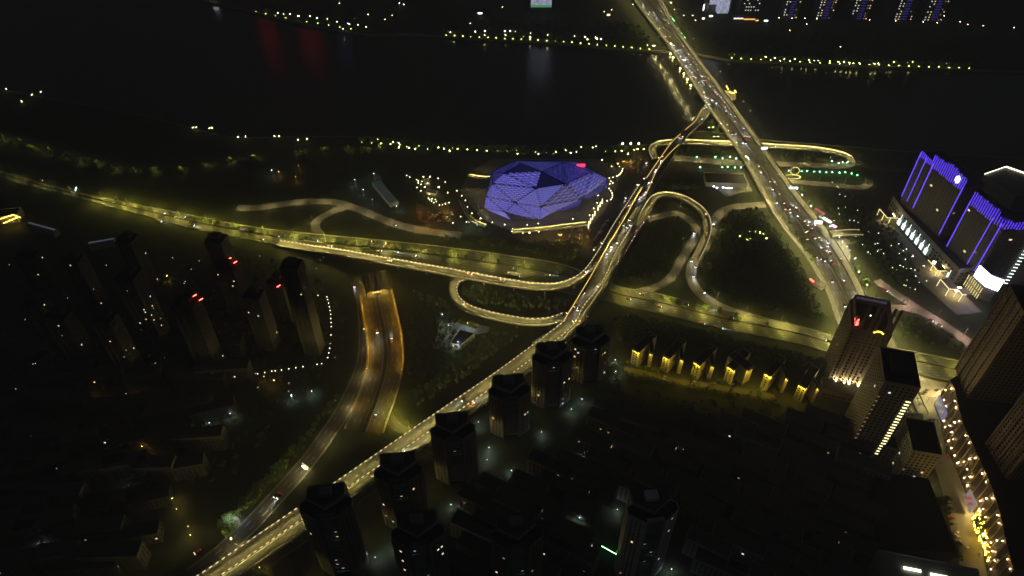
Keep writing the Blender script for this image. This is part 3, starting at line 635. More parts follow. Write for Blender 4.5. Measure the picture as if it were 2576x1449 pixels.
# ------------------------------------------------------------------ buildings
WINB = {}
def unit_window(key, m):
    if key not in WINB:
        mb = MB(); mb.box((0, 0, 0), (1, .16, 1)); WINB[key] = mb.mesh('window', m)
    return WINB[key]
LITW = [('lit_warm', glow('window_warm', (1., .72, .34), 1.5, False)), ('lit_white', glow('window_white', (.85, .95, 1.), 1.3, False)), ('lit_dim', glow('window_dim', (1., .6, .3), .35, False)), ('lit_green', glow('window_greenish', (.7, 1., .75), .7, False))]
FRAMEM = mat('window_frame', (.3, .3, .29), .6)
def outward(a, b_): d = b_ - a; n = Vector((d.y, -d.x, 0)); return n.normalized()
def block(name, label, cat, poly, z1, wallm, z0=0., roofm=None, nx=3.6, nz=3.1, ww=1.5, wh=1.4, lit=.03, seed=1, group=None, litkeys=(0, 1, 2), windows=True, winm=None, parapet=.9, each=False, base=1., ground=0., litmax=26, rnd=None, skip=()):
    rnd = random.Random(seed); P = [Vector((p[0], p[1], 0)) for p in poly]
    ar = sum(P[i].x * P[(i + 1) % len(P)].y - P[(i + 1) % len(P)].x * P[i].y for i in range(len(P)))
    if ar < 0: P = P[::-1]
    c = sum(P, Vector()) / len(P); t = thing(name, label, cat, (c.x, c.y, z0), 0, group)
    mb = MB(); mb.prism(P, z0, z1); mb.build('wall', wallm, t)
    k = .35; Q = [p + (c - p).normalized() * k for p in P]; mb = MB()
    mb.add([(p.x, p.y, z1 + .12) for p in Q], [tuple(range(len(Q)))]); mb.build('roof', roofm or ROOFD, t)
    if parapet:
        mb = MB(); mb.prism(P, z1 + .01, z1 + parapet, cap=False); R_ = [p + (c - p).normalized() * .4 for p in P]; mb.prism(R_[::-1], z1 + .01, z1 + parapet, cap=False)
        n = len(P); mb.add([(p.x, p.y, z1 + parapet) for p in P] + [(p.x, p.y, z1 + parapet) for p in R_], [(i, (i + 1) % n, n + (i + 1) % n, n + i) for i in range(n)])
        mb.build('parapet', wallm, t)
    if windows:
        wm_ = MB(); nl = 0
        for i in range(len(P)):
            if i in skip: continue
            a, b_ = P[i], P[(i + 1) % len(P)]; nr = outward(a, b_); L = (b_ - a).length
            if nr.dot(Vector((-(a.x + b_.x) / 2, -(a.y + b_.y) / 2, 0))) <= 0 or L < nx: continue
            cx, cz = int((L - .8) / nx), int((z1 - z0 - base - .8) / nz); an = math.atan2((b_ - a).y, (b_ - a).x); d = (b_ - a).normalized()
            for x in range(cx):
                for z in range(cz):
                    p = a + d * (L / 2 + (x - (cx - 1) / 2) * nx) + nr * .02; zz = z0 + base + nz * (z + .5) + .2
                    if lit and rnd.random() < lit and nl < litmax:
                        kk, m = LITW[rnd.choice(litkeys)]; nl += 1
                        put('window', unit_window(kk, m), t, loc=(p.x - c.x, p.y - c.y, zz - z0), rz=an, scale=(ww, 1, wh))
                    elif each: put('window', unit_window('dark', GLASS), t, loc=(p.x - c.x, p.y - c.y, zz - z0), rz=an, scale=(ww, 1, wh))
                    else: wm_.box((p.x, p.y, zz), (ww, .14, wh), an)
        if wm_.f: wm_.build('window_rows', winm or GLASS, t, 'stuff')
    return t
def frame(FL, FR, baseR, depth, zt=None):
    zt = zt or HT(*baseR, FR[1]); a, b_ = W(*FL, zt), W(*FR, zt); d = (b_ - a); d.z = 0; n = Vector((-d.y, d.x, 0)).normalized()
    if n.y < 0: n = -n
    return [a, b_, b_ + n * depth, a + n * depth], zt
def rect(c, sx, sy, ang):
    ca, sa = math.cos(ang), math.sin(ang)
    return [Vector((c.x + i * sx / 2 * ca - j * sy / 2 * sa, c.y + i * sx / 2 * sa + j * sy / 2 * ca, 0)) for i, j in ((-1, -1), (1, -1), (1, 1), (-1, 1))]
# --- blue outlined hotel
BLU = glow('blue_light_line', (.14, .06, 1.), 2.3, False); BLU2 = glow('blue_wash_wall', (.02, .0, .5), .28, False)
zA = HT(2248, 540, 386)
def slab(label, tops, z, depth, name='hotel_slab'):
    P = [W(u, v, z) for u, v in tops]; n = outward(P[0], P[-1]); back = -n * depth
    if back.y < 0: back = -back
    return block(name, label, 'hotel', P + [p + back for p in P[::-1]], z, HOTEL, nx=4.2, nz=3.4, ww=2.6, wh=1.7, lit=.010, seed=len(label), litkeys=(0, 2, 2), litmax=22, winm=mat('hotel_glass', (.07, .07, .08), .3)), P, -back.normalized()
hA, PA_, nA = slab('tall dark hotel slab outlined with blue light lines', [R2(930, 208), R2(1130, 392), R2(1345, 560), R2(1605, 775)], zA, 24)
hB, PB_, nB = slab('second blue outlined hotel slab bending towards the white screen', [R2(1722, 968), R2(2060, 1240), R2(2275, 1372), R2(2560, 1382), R2(2900, 1400)], zA - 4, 26)
def blue_line(par, top, bot, z, nrm, w=.5):
    p = W(*top, z) + nrm * .5; pb = p.copy(); lo, hi = 0., z
    for _ in range(30):
        m_ = (lo + hi) / 2; pb.z = m_
        if PJ(pb)[1] > bot[1]: lo = m_
        else: hi = m_
    mb = MB(); mb.bar((p.x, p.y, z), (p.x, p.y, hi), w / 2); mb.build('blue_light_line', BLU, par)
for a, b_ in ((R2(925, 205), R2(620, 910)), (R2(1020, 285), R2(690, 985)), (R2(1125, 385), R2(800, 1095)), (R2(1600, 765), R3(1235, 145))): blue_line(hA, a, b_, zA, nA)
for a, b_ in ((R2(1725, 968), R3(1275, 400)), (R2(2085, 1250), R3(1640, 680)), (R2(2225, 1345), R3(1720, 870))): blue_line(hB, a, b_, zA - 4, nB)
def crown(par, P, z, nrm, heights, step=2.6):
    tot = sum((b_ - a).length for a, b_ in zip(P[:-1], P[1:])); s = 0.; i = 0
    for p, d in walk([Vector((x.x, x.y, 0)) for x in P], step, .4):
        f = s / tot; h = 4.
        for f0, f1, hh in heights:
            if f0 <= f < f1: h = hh
        s += step; i += 1
        if h <= 0: continue
        h2 = h * (.85 + .3 * ((i * 7) % 5) / 5); lo = -3.2 - 1.3 * ((i * 3) % 4) / 3
        q_ = p + nrm * .45
        mb = MB(); mb.box((q_.x, q_.y, z + (h2 + lo) / 2), (.3, .4, h2 - lo), math.atan2(d.y, d.x)); mb.build('blue_fin', BLU, par)
    for f0, f1, hh in heights:
        if hh <= 0: continue
        def at(f):
            d0 = f * tot
            for a, b_ in zip(P[:-1], P[1:]):
                L = (b_ - a).length
                if d0 <= L + 1e-6: return a.lerp(b_, d0 / L)
                d0 -= L
            return P[-1]
        a, b_ = at(f0), at(f1); mb = MB(); d = (b_ - a); an = math.atan2(d.y, d.x); c = (a + b_) / 2
        mb.box((c.x, c.y, z + hh / 2 - 1.5), (d.length, .3, hh + 3), an); mb.build('parapet_panel', BLU2, par)
crown(hA, PA_, zA, nA, [(0, .12, 2.5), (.12, .27, 2.0), (.27, .55, 9.5), (.55, .8, 12.), (.8, 1.0, 10.)])
crown(hB, PB_, zA - 4, nB, [(0, .42, 10.), (.42, .62, 5.), (.62, .66, 3), (.66, 1.0, 4.)])
pE = W(*R2(1562, 628), zA + 4) + nA * 3.6
mb = MB(); an = math.atan2((PA_[-1] - PA_[0]).y, (PA_[-1] - PA_[0]).x)
hexa = [(math.cos(k * math.pi / 3 + .5) * 3.1, math.sin(k * math.pi / 3 + .5) * 4.3) for k in range(6)]
dA = (PA_[-1] - PA_[0]).normalized()
vs = [pE + dA * x + Vector((0, 0, y)) for x, y in hexa]; mb.add(vs + [v + nA * .5 for v in vs], [tuple(range(6)), tuple(range(11, 5, -1))] + [(i, (i + 1) % 6, 6 + (i + 1) % 6, 6 + i) for i in range(6)])
sg = mb.build('hotel_emblem', glow('hotel_emblem_white', (.85, 1., .95), 3.5, False)); tag(sg, 'white glowing hexagonal emblem on the blue hotel parapet', 'sign')
# --- hotel podium, its light bars and lit porches
pod = [R3(-260, -330), R3(560, 0), R3(1020, 500), R3(1100, 640)]
PP = [W(*R2(380, 1110), 0), W(*R3(560, 0), 0), W(*R3(1020, 500), 0), W(*R3(1420, 930), 0)]
dn = outward(PP[1], PP[2]); dn = dn if dn.y < 0 else -dn
block('hotel_podium', 'low dark hotel podium with white light bars along its foot', 'podium', PP + [PP[3] - dn * 40, PP[0] - dn * 40], 17, HOTEL, nx=5, nz=4, ww=3, wh=2, lit=0)
WHB = glow('white_light_bar', (.85, 1., .9), 2.6, False); YB = glow('yellow_light_bar', (1., .82, .32), 1.7, False)
for i, (x, y) in enumerate([(2015, 400), (2085, 475), (2155, 560), (2225, 630), (2297, 710), (2370, 790), (2440, 870)]):
    p = W(*R8(x, y), 0); d = (PP[2] - PP[1]).normalized(); t = thing('light_bar_cluster', f'{nth(i + 1)} cluster of four white upright light bars at the hotel foot, from the left', 'light bars', p, 0, 'white light bar clusters at the hotel podium')
    for k, h in enumerate((6.5, 8.5, 13.5 if i % 2 == 0 else 12, 7.5)):
        o = d * (k - 1.5) * 1.25 + dn * 3.2; mb = MB(); mb.box((o.x, o.y, .8 + h / 2), (.42, .42, h), math.atan2(d.y, d.x)); put('light_bar', mb.mesh('light_bar', WHB), t)
for i, (x, y) in enumerate([(1350, 850), (1420, 870)]):
    p = W(*R3(x, y), 0); t = thing('light_bar_cluster', ('left' if i == 0 else 'right') + ' of two white light bar clusters between the lit porches', 'light bars', p, 0, 'white light bar clusters by the porches')
    for k, h in enumerate((6, 9, 14 if i == 0 else 11, 5)):
        mb = MB(); mb.box(((k - 1.5) * 1.1, (k - 1.5) * -.5, h / 2 + .5), (.42, .42, h)); put('light_bar', mb.mesh('light_bar', WHB), t)
def porch(label, rgf, tops, legs, z):
    P = [W(*rgf(*p), z) for p in tops]; t = thing('lit_porch', label, 'porch', (P[0].x, P[0].y, 0)); back = -dn * 9
    mb = MB(); n = len(P); mb.add([p + Vector((0, 0, .1)) for p in P] + [p + back + Vector((0, 0, .1)) for p in P], [(i, i + 1, n + i + 1, n + i) for i in range(n - 1)]); mb.build('canopy_roof', WALLD, t)
    for a, b_ in zip(P[:-1], P[1:]): MB().bar(a, b_, .3).build('light_line', YB, t)
    for j in legs: MB().bar(P[j], (P[j].x, P[j].y, .1), .28).build('light_post', YB, t)
    c = sum(P, Vector()) / n + back * .4; mb = MB(); mb.quad((c.x - 4, c.y + 3, z - .4), (c.x + 4, c.y + 3, z - .4), (c.x + 4, c.y - 3, z - .4), (c.x - 4, c.y - 3, z - .4)); mb.build('downlight', glow('porch_downlight', (1., .8, .3), 30), t)
porch('angular porch edged in yellow light at the left end of the hotel', R2, [(250, 1112), (325, 1195), (370, 1252), (430, 1254), (540, 1256)], (0, 1, 3), 8)
porch('middle angular porch edged in yellow light below the hotel', R3, [(1030, 560), (1110, 650), (1185, 738), (1240, 740), (1320, 738)], (1, 2, 3), 7)
porch('largest angular porch edged in yellow light near the white screen', R3, [(1230, 872), (1370, 1030), (1510, 1042), (1585, 1122), (1650, 1124)], (0, 1, 2, 3), 9)
for i in range(2):
    mb = MB(); p = W(*R3(1112 if i == 0 else 1, 610), 8)
    if i == 0: mb.box((p.x, p.y - 1, 9.5), (3.2, .5, 3.6), -.6); tag(mb.build('porch_sign', glow('porch_sign_light', (1., .95, .7), 4, False)), 'small bright sign box above the middle hotel porch', 'sign')
# --- screen podium with curved LED wall
zs = 30.; LT = [R3(1865, 648), R3(1960, 735), R3(2050, 815), R3(2150, 855), R3(2262, 892)]; ST = [W(u, v, zs) for u, v in LT]
cs = sum(ST, Vector()) / 5; sp = thing('led_screen', 'curved white glowing LED screen on the hotel corner podium', 'screen', (cs.x, cs.y, 0))
n = 5; mb = MB(); mb.add(ST + [p - Vector((0, 0, 13.5)) for p in ST], [(i, i + 1, n + i + 1, n + i) for i in range(n - 1)]); mb.f = [f[::-1] for f in mb.f]
mb.build('screen_face', glow('led_screen_white', (.95, .86, 1.), 14.), sp)
off = Vector((.3, 1.2, 0)); mb = MB(); mb.add([p + off + Vector((0, 0, .6)) for p in ST] + [p + off - Vector((0, 0, 14.2)) for p in ST], [(i, i + 1, n + i + 1, n + i) for i in range(n - 1)]); mb.build('screen_back', DARKST, sp)
bk = Vector((14, 30, 0)); SB = [p + off * 1.5 for p in ST]
block('screen_podium', 'rounded corner podium below the white LED screen with upright yellow light bars', 'podium', SB + [p + bk for p in SB[::-1]], 16, HOTEL, windows=False)
Lw = [(1640, 815), (1672, 845), (1702, 875), (1730, 905), (1752, 940), (1785, 970), (1815, 1000), (1845, 1030)]
lb = thing('light_bar_wall', 'block of slanting yellow light bars beside the largest porch', 'light bars', W(*R3(1700, 1180), 0))
for i, (x, y) in enumerate(Lw):
    p = W(*R3(x - 60, y + 190), 0)
    for k in range(2):
        h = 6.; mb = MB(); mb.box((p.x, p.y, 3 + k * 7.5 + h / 2), (.42, .42, h)); mb.build('light_bar', YB, lb)
dt = thing('lit_edge_tower', 'dark slender tower edge with a ladder of white light dashes', 'tower', W(*R3(2230, 1030), 0))
base = W(*R3(2235, 1010), 0); ztp = 92
mb = MB(); mb.box((base.x + 12, base.y + 9, ztp / 2), (22, 16, ztp), -.3); mb.build('wall', HOTEL, dt)
for k in range(22):
    mb = MB(); mb.box((base.x, base.y, 6 + k * 4.), (3.6, .5, .7), -.25); mb.build('light_dash', WHB, dt)
rt = [R2(1940, 548), R2(2285, 428), R2(2640, 550)]
ro = thing('ring_roof_hall', 'hall behind the hotel with a bright white roof edge', 'hall', W(*R2(2300, 900), 0)); zz = 28
P = [W(u, v, zz) for u, v in rt]; mb = MB(); mb.prism([P[0], P[0] + Vector((15, -40, 0)), P[2] + Vector((10, -40, 0)), P[2], P[1]], 0, zz - 1); mb.build('wall', HOTEL, ro)
for a, b_, w_ in ((P[0], P[1], .35), (P[1], P[2], .6)): MB().bar(a, b_, w_).build('roof_light', glow('roof_edge_light', (1., .93, .66), 3.2), ro)
# --- red sign office tower
poly, zt = frame(R4(440, 455), R4(1095, 585), (2178, 990), 34)
ot = block('office_tower', 'dark office tower with a red roof sign and gold uplights at its foot', 'office tower', poly, zt, WALLD, nx=3.2, nz=3.6, ww=1.7, wh=2.0, lit=.012, seed=3, litkeys=(1, 2), roofm=mat('black_roof', (.012, .012, .013), .9))
zr = zt + 7; PR = [p.copy() for p in poly]; c = sum(PR, Vector()) / 4
cr = bpy.data.objects.new('crown', None); COL.objects.link(cr); cr.location = (c.x - ot.location.x, c.y - ot.location.y, zt - ot.location.z); cr.parent = ot; crw = Vector((c.x, c.y, zt))
a, b_, cc, d_ = [p + (c - p) * .12 for p in PR]
for s, e in ((b_, cc), (cc, d_), (d_, a)):
    m_ = (s + e) / 2; mb = MB(); mb.box((m_.x, m_.y, zt + 4), ((e - s).length, .6, 8), math.atan2((e - s).y, (e - s).x)); mb.build('screen_wall', WALLD, cr)
m_ = (d_ + cc) / 2; dd = (cc - d_).normalized()
for k in range(8):
    p = m_ + dd * (k - 3.5) * 2.9 - Vector((dd.y, -dd.x, 0)) * -.6; mb = MB()
    for dx, dz, sx, sz in ((0, .8, 1.9, .3), (0, -.8, 1.9, .3), (-.5, 0, .3, 1.9), (.6, 0, .3, 1.5)): mb.box(p + dd * dx + Vector((0, 0, zt + 5.5 - p.z + dz)), (sx, .2, sz), math.atan2(dd.y, dd.x))
    mb.build('letter', glow('dim_blue_letter', (.25, .3, .6), .35, False), cr)
p = W(*R4(925, 245), zt + 8); MB().ball(p, .8).build('blue_beacon', glow('blue_beacon', (.1, .05, 1.), 6, False), cr)
pr = W(*R4(525, 345), zt + 4); rs = thing('red_sign', 'tall glowing red neon sign on the tower roof corner', 'sign', (pr.x, pr.y, zt))
for k, (x, y, s) in enumerate(((520, 300, 1.), (528, 345, 1.25), (525, 390, .8))):
    p = W(*R4(x, y), zt + 5); mb = MB(); mb.box(p, (2.6 * s, .6, 2.6 * s), .5); mb.box(p + Vector((.6, -.4, .6)), (1.1 * s, .5, 3.4 * s), .5); mb.build('neon_character', glow('red_neon', (1., .07, .05), 9), rs)
mb = MB(); mb.box((pr.x + .8, pr.y + 1, zt + 4), (3.5, .3, 10), .5); mb.build('sign_back', DARKST, rs)
ar = thing('roof_arc_light', 'yellow glowing arc on the roof of the red sign tower', 'light', tuple(W(*R4(880, 540), zt)))
pts = [W(*R4(x, y), zt + 1.2) for x, y in ((802, 525), (835, 512), (880, 510), (925, 522), (960, 552))]; mb = MB()
for a, b_ in zip(pts[:-1], pts[1:]): mb.bar(a, b_, .5)
mb.build('arc', glow('arc_yellow', (1., .85, .08), 2.6, False), ar)
for i, (x, y) in enumerate(((740, 272), (905, 300), (1040, 385), (1075, 490))): globe(W(*R4(x, y), zt + .2), f'{nth(i + 1)} roof lamp on the red sign tower', 'roof lamps on the red sign tower', h=1.2, r=.4, s=20)
UPL = glow('gold_uplight', (1., .8, .36), 6500)
dF = (poly[1] - poly[0]); dF.z = 0; Lf = dF.length; dF.normalize(); nF = outward(Vector((poly[0].x, poly[0].y, 0)), Vector((poly[1].x, poly[1].y, 0)))
if nF.y > 0: nF = -nF
pdz = 9.
PPd = [poly[0] - dF * 5 + nF * 13, poly[1] + dF * 3 + nF * 13, poly[1] + dF * 3 + nF * .05, poly[0] - dF * 5 + nF * .05]
block('podium', 'low podium in front of the red sign tower', 'podium', PPd, pdz, WALLD, nx=4, nz=4, ww=2.4, wh=2, lit=.1)
for i, f in enumerate((.2, .42, .55, .79, .93)):
    p = Vector((poly[0].x, poly[0].y, 0)) + dF * Lf * f + nF * 1.0; w_ = (1, 1, 1.5, 1, 1.2)[i]
    t = thing('uplight', f'{nth(i + 1)} gold uplight at the foot of the red sign tower, from the left', 'uplight', (p.x, p.y, pdz), 0, 'gold uplights at the tower foot')
    mb = MB(); mb.box((0, 0, .2), (.8, .5, .4)); put('housing', mb.mesh('housing', DARKST), t); mb = MB(); k = .3 * w_; mb.quad((-k, -.2, .42), (k, -.2, .42), (k, .2, .42), (-k, .2, .42)); put('lamp', mb.mesh('lamp', UPL), t)
    mb = MB(); mb.box((p.x - nF.x * .85, p.y - nF.y * .85, pdz + 45), (2.2, .5, 88), math.atan2(dF.y, dF.x)); mb.build('pilaster', WALLD, ot)
# --- dark tower with ladder of lit windows, low block
poly, zt = frame(q(3, 2, 1172, 942), q(3, 2, 1536, 1010), q(3, 3, 1160, 270), 34)
t5 = block('apartment_tower', 'dark tower with a ladder of lit stair windows down one edge', 'tower', poly, zt, WALLB, nx=3.4, nz=3.3, ww=1.5, wh=1.3, lit=.006, seed=5, litkeys=(1,), roofm=mat('black_roof', (.012, .012, .013), .9))
dF = (poly[1] - poly[0]).normalized(); nF = outward(poly[0], poly[1]); nF = nF if nF.y < 0 else -nF
c5 = t5.location
for k in range(20):
    p = poly[1] - dF * 2.6 + nF * .15; zz = zt - 16 - k * 3.35
    if zz < 6: break
    put('stair_window', unit_window('stair', glow('stair_light', (1., .86, .42), 2.6, False)), t5, loc=(p.x - c5.x, p.y - c5.y, zz), rz=math.atan2(dF.y, dF.x), scale=(3.2, 2, .95))
for k in range(14):
    p = poly[0] + dF * 1.2 + nF * .15; zz = zt - 16 - k * 5
    if zz < 6: break
    put('balcony_lamp', unit_window('lit_dim', LITW[2][1]), t5, loc=(p.x - c5.x, p.y - c5.y, zz), rz=math.atan2(dF.y, dF.x), scale=(1.5, 2, .5))
mb = MB(); mb.prism([p + (sum(poly, Vector()) / 4 - p) * .45 for p in poly], zt, zt + 4); mb.build('lift_house', ROOFD, t5)
poly, zt = frame(q(3, 3, 1452, 190), q(3, 3, 1755, 240), q(3, 3, 1610, 540), 30)
t6 = block('apartment_block', 'low pale block with paired square windows beside the mall street', 'apartment block', poly, zt, WALLY, nx=3.2, nz=3.3, ww=1.3, wh=1.4, lit=.02, seed=9, each=True, roofm=mat('black_roof', (.012, .012, .013), .9))
dF = (poly[1] - poly[0]).normalized(); bal = poly[0] - dF * .1
for k in range(6):
    for j in range(1):
        p = poly[0] + (poly[3] - poly[0]) * .15 - dF * .9; mb = MB(); mb.box((p.x, p.y, 3 + k * 3.3), (1.8, 7, .9), math.atan2(dF.y, dF.x)); mb.build('balcony', WALLG, t6)
for i_, (x, y) in enumerate(((1330, 520), (1480, 545), (1640, 575))): street_lamp(W(*q(3, 3, x, y)), 1.5, 'ramp', f'{nth(i_ + 1)} lamp post in front of the low pale block, from the left', 'lamp posts before the low pale block', 7, 1.5)
# --- podium mall with the two giant towers
zp = 30.
gl = [R5(1130, 470), R5(1215, 620), R5(1260, 900), R5(1330, 1180), R5(1430, 1400), R6(1770, 440), R6(1860, 760), R6(1960, 1290), R6(2060, 1700)]
GW = [W(u, v, 0) for u, v in gl]; east = Vector((160, 10, 0))
pm = block('podium_mall', 'long podium mall with a facade dotted by rows of small warm lamps', 'mall', GW[::-1] + [GW[0] + Vector((60, 40, 0)), GW[0] + Vector((190, 40, 0)), GW[-1] + Vector((190, 0, 0))], zp, WALLD, nx=6, nz=6, ww=4, wh=3, lit=0, windows=False, roofm=mat('black_roof', (.012, .012, .013), .9))
LAMPS = glow('facade_lamp', (1., .7, .26), 300); cpm = pm.location
mb = MB(); mb.ball((0, 0, 0), .2); lm_ = mb.mesh('facade_lamp', LAMPS)
for i, (p, d) in enumerate(walk(GW, 6.6, 3)):
    nr = Vector((d.y, -d.x, 0)); nr = nr if nr.x < 0 else -nr
    for j, zz in enumerate((7, 14.5, 22, 29)):
        o = p + nr * 1.1 + d * ((j % 2) * 4.)
        if (i * 5 + j * 3 + i * i) % 5 in (0, 2): continue
        put('facade_lamp', lm_, pm, loc=(o.x - cpm.x, o.y - cpm.y, zz), scale=(.8 + .5 * ((i + j) % 3 == 0),) * 3)
    mb = MB(); mb.box((p.x + nr.x * .3, p.y + nr.y * .3, zp / 2), (.7, .5, zp - .5), math.atan2(d.y, d.x)); mb.build('pilaster', WALLB, pm)
for lab, a, b_, z0_, z1_, col, dots in (('lit blue and yellow poster on the mall corner', R5(1205, 395), R5(1330, 700), 4, 15, (.35, .33, .55), 1), ('tall pale poster with red figures on the mall wall', R6(1690, 120), R6(1800, 370), 3, 15, (.6, .5, .42), 0)):
    A, B = W(*a, 9), W(*b_, 9); A.z = B.z = 0; d = (B - A).normalized(); nr = Vector((d.y, -d.x, 0)); nr = nr if nr.x < 0 else -nr
    A, B = A + nr * 1.5, B + nr * 1.5; m_ = (A + B) / 2
    mb = MB(); mb.box((m_.x, m_.y, (z0_ + z1_) / 2), ((B - A).length, .4, z1_ - z0_), math.atan2(d.y, d.x)); t = thing('poster', lab, 'poster', (m_.x, m_.y, 0)); mb.build('board', glow('poster_' + lab[:8], col, .5, False), t)
    for k in range(5):
        p = A.lerp(B, .12 + .15 * k) + nr * .3; mb = MB(); mb.box((p.x, p.y, z0_ + 3 + (k * 2.3) % 6), (1.6, .12, 3.2), math.atan2(d.y, d.x)); mb.build('figure', glow('poster_fig_%d' % dots, (.9, .75, .2) if dots else (.7, .08, .06), .6, False), t)
def giant(label, bA, bB, depth, ztop, z0):
    a, b_ = W(*bA, z0), W(*bB, z0); d = (b_ - a); d.z = 0; L = d.length; n = Vector((-d.y, d.x, 0)).normalized(); n = n if n.x > 0 else -n
    P = [a, b_, b_ + n * depth, a + n * depth]
    t = block('giant_tower', label, 'tower', P, ztop, mat('brown_panel_wall', (.27, .2, .14), .8, (.34, .25, .18), .3), z0=z0, nx=3.3, nz=3.3, ww=1.6, wh=1.7, lit=.004, seed=len(label), litkeys=(2,), roofm=mat('black_roof', (.012, .012, .013), .9))
    for k in range(int(L / 8) + 1):
        p = a + d.normalized() * min(L, k * 8.); mb = MB(); mb.box((p.x - n.x * .3, p.y - n.y * .3, (z0 + ztop) / 2), (.9, 1.1, ztop - z0), math.atan2(d.y, d.x)); mb.build('vertical_rib', WALLB, t)
    return t
pb = W(2403, 928, zp); k_ = -(716 - 724.5) / FPX; ztg = CAM_H + (k_ * pb.y * CP - pb.y * SP) / (CP + k_ * SP)
giant('huge brown tower with ribbed side rising from the mall at right edge', (2403, 928), (2431, 1002), 46, ztg, zp)
giant('brown grid walled tower cut off by the right edge near the bottom', (2480, 1118), (2530, 1206), 50, 150, zp)
bb = W(2345, 1470, 22); t = block('flat_roof_hall', 'flat roofed hall with two bright skylights at the lower edge', 'hall', rect(bb, 62, 34, -.22), 22, WALLG, lit=0, windows=False, roofm=mat('pale_roof', (.18, .18, .17), .9, (.25, .25, .24), .2))
for i, (x, y) in enumerate(((775, 1345), (1210, 1448))):
    p = W(*R6(x, y), 23); mb = MB(); mb.box((p.x, p.y, 23.2), (10.5, 1.6, .7), -.22); mb.build('skylight', glow('skylight', (.95, 1., .72), 4), t)
block('market_hall', 'large unlit black roofed hall left of the mall street', 'hall', [W(u, v, 16) for u, v in ((2335, 1205), (2384, 1330), (2408, 1392), (2215, 1385), (2205, 1190))], 16, WALLK, windows=False, roofm=mat('black_roof', (.012, .012, .013), .9))
# --- yellow lit slab houses
YW = glow('slab_uplight', (1., .7, .06), 270)
SLABS = [((340, 385), (365, 208), (475, 285)), ((592, 480), (640, 280), (698, 285)), ((815, 530), (858, 312), (968, 385)), ((1080, 620), (1130, 385), (1190, 390)), ((1295, 640), (1350, 412), (1465, 490)), ((1570, 690), (1620, 490), (1685, 495)), ((1840, 680), (1893, 488), (2015, 568)), ((2135, 700), (2200, 570), (2318, 488)), ((2405, 800), (2495, 600), (2600, 668)), ((2790, 900), (2832, 697), (2878, 697)), ((2960, 1000), (3040, 782), (3170, 857)), ((3260, 1000), (3335, 857), (3380, 852))]
for i, (bl, tl, tr) in enumerate(SLABS):
    zt = 19.; a, b_ = W(*R7(*tl), zt), W(*R7(*tr), zt); d = b_ - a; d.z = 0; L = d.length; d.normalize(); n = Vector((-d.y, d.x, 0)); n = n if n.y > 0 else -n
    wide = i % 2 == 0
    dep = 26 if wide else 20; P = [a, b_, b_ + n * dep - d * 2, a + n * dep - d * 2] if wide else [a, b_, b_ + n * dep, a + n * dep]
    side = 'wide gable with dark windows' if wide else 'narrow plain gable'
    t = block('slab_house', f'{nth(i + 1)} yellow lit slab house from the left, with a {side}', 'house', P, zt, WALLY, nx=2.9 if wide else 5.5, nz=3., ww=1.25, wh=1.3, lit=0, group='yellow lit slab houses in a row', each=True, roofm=mat('brown_roof', (.025, .018, .018), .9), parapet=.5, skip=() if wide else (0, 1, 2, 3))
    ang = math.atan2(d.y, d.x); c = (a + b_) / 2 - n * 1.7
    mb = MB(); mb.box((c.x + n.x * .8, c.y + n.y * .8, zt + .45), (L * .98, 2.2, .25), ang); mb.build('hood', WALLY, t)
    p0, p1 = c - d * L * .42, c + d * L * .42
    mb = MB(); mb.quad(p1 + Vector((0, 0, .2)) - n * .1, p0 + Vector((0, 0, .2)) - n * .1, p0 + n * .25 + Vector((0, 0, .3)), p1 + n * .25 + Vector((0, 0, .3))); mb.f = [f[::-1] for f in mb.f]; mb.build('hood_light', YW, t)
cpath = crom([W(*R7(x, y), .1) for x, y in ((230, 560), (520, 600), (850, 690), (1150, 760), (1500, 800), (1900, 870), (2300, 930), (2650, 1000))], 6); L_, R_ = sides(cpath, 6); ROADS.append((cpath, 3))
mb = MB(); strip(mb, L_, R_); struct('lane', mb, mat('courtyard_paving', (.09, .08, .06), .9, (.14, .12, .09), .2), 'yellow lit courtyard lane below the slab houses')
for i, (x, y) in enumerate(((330, 560), (640, 620), (1150, 730), (1450, 760), (1900, 830), (2350, 880), (2480, 920))): street_lamp(W(*R7(x, y + 40)), 1.4, 'court', f'{nth(i + 1)} yellow lamp post in the slab house courtyard, from the left', 'lamp posts in the slab house courtyard', 7, 1.6)
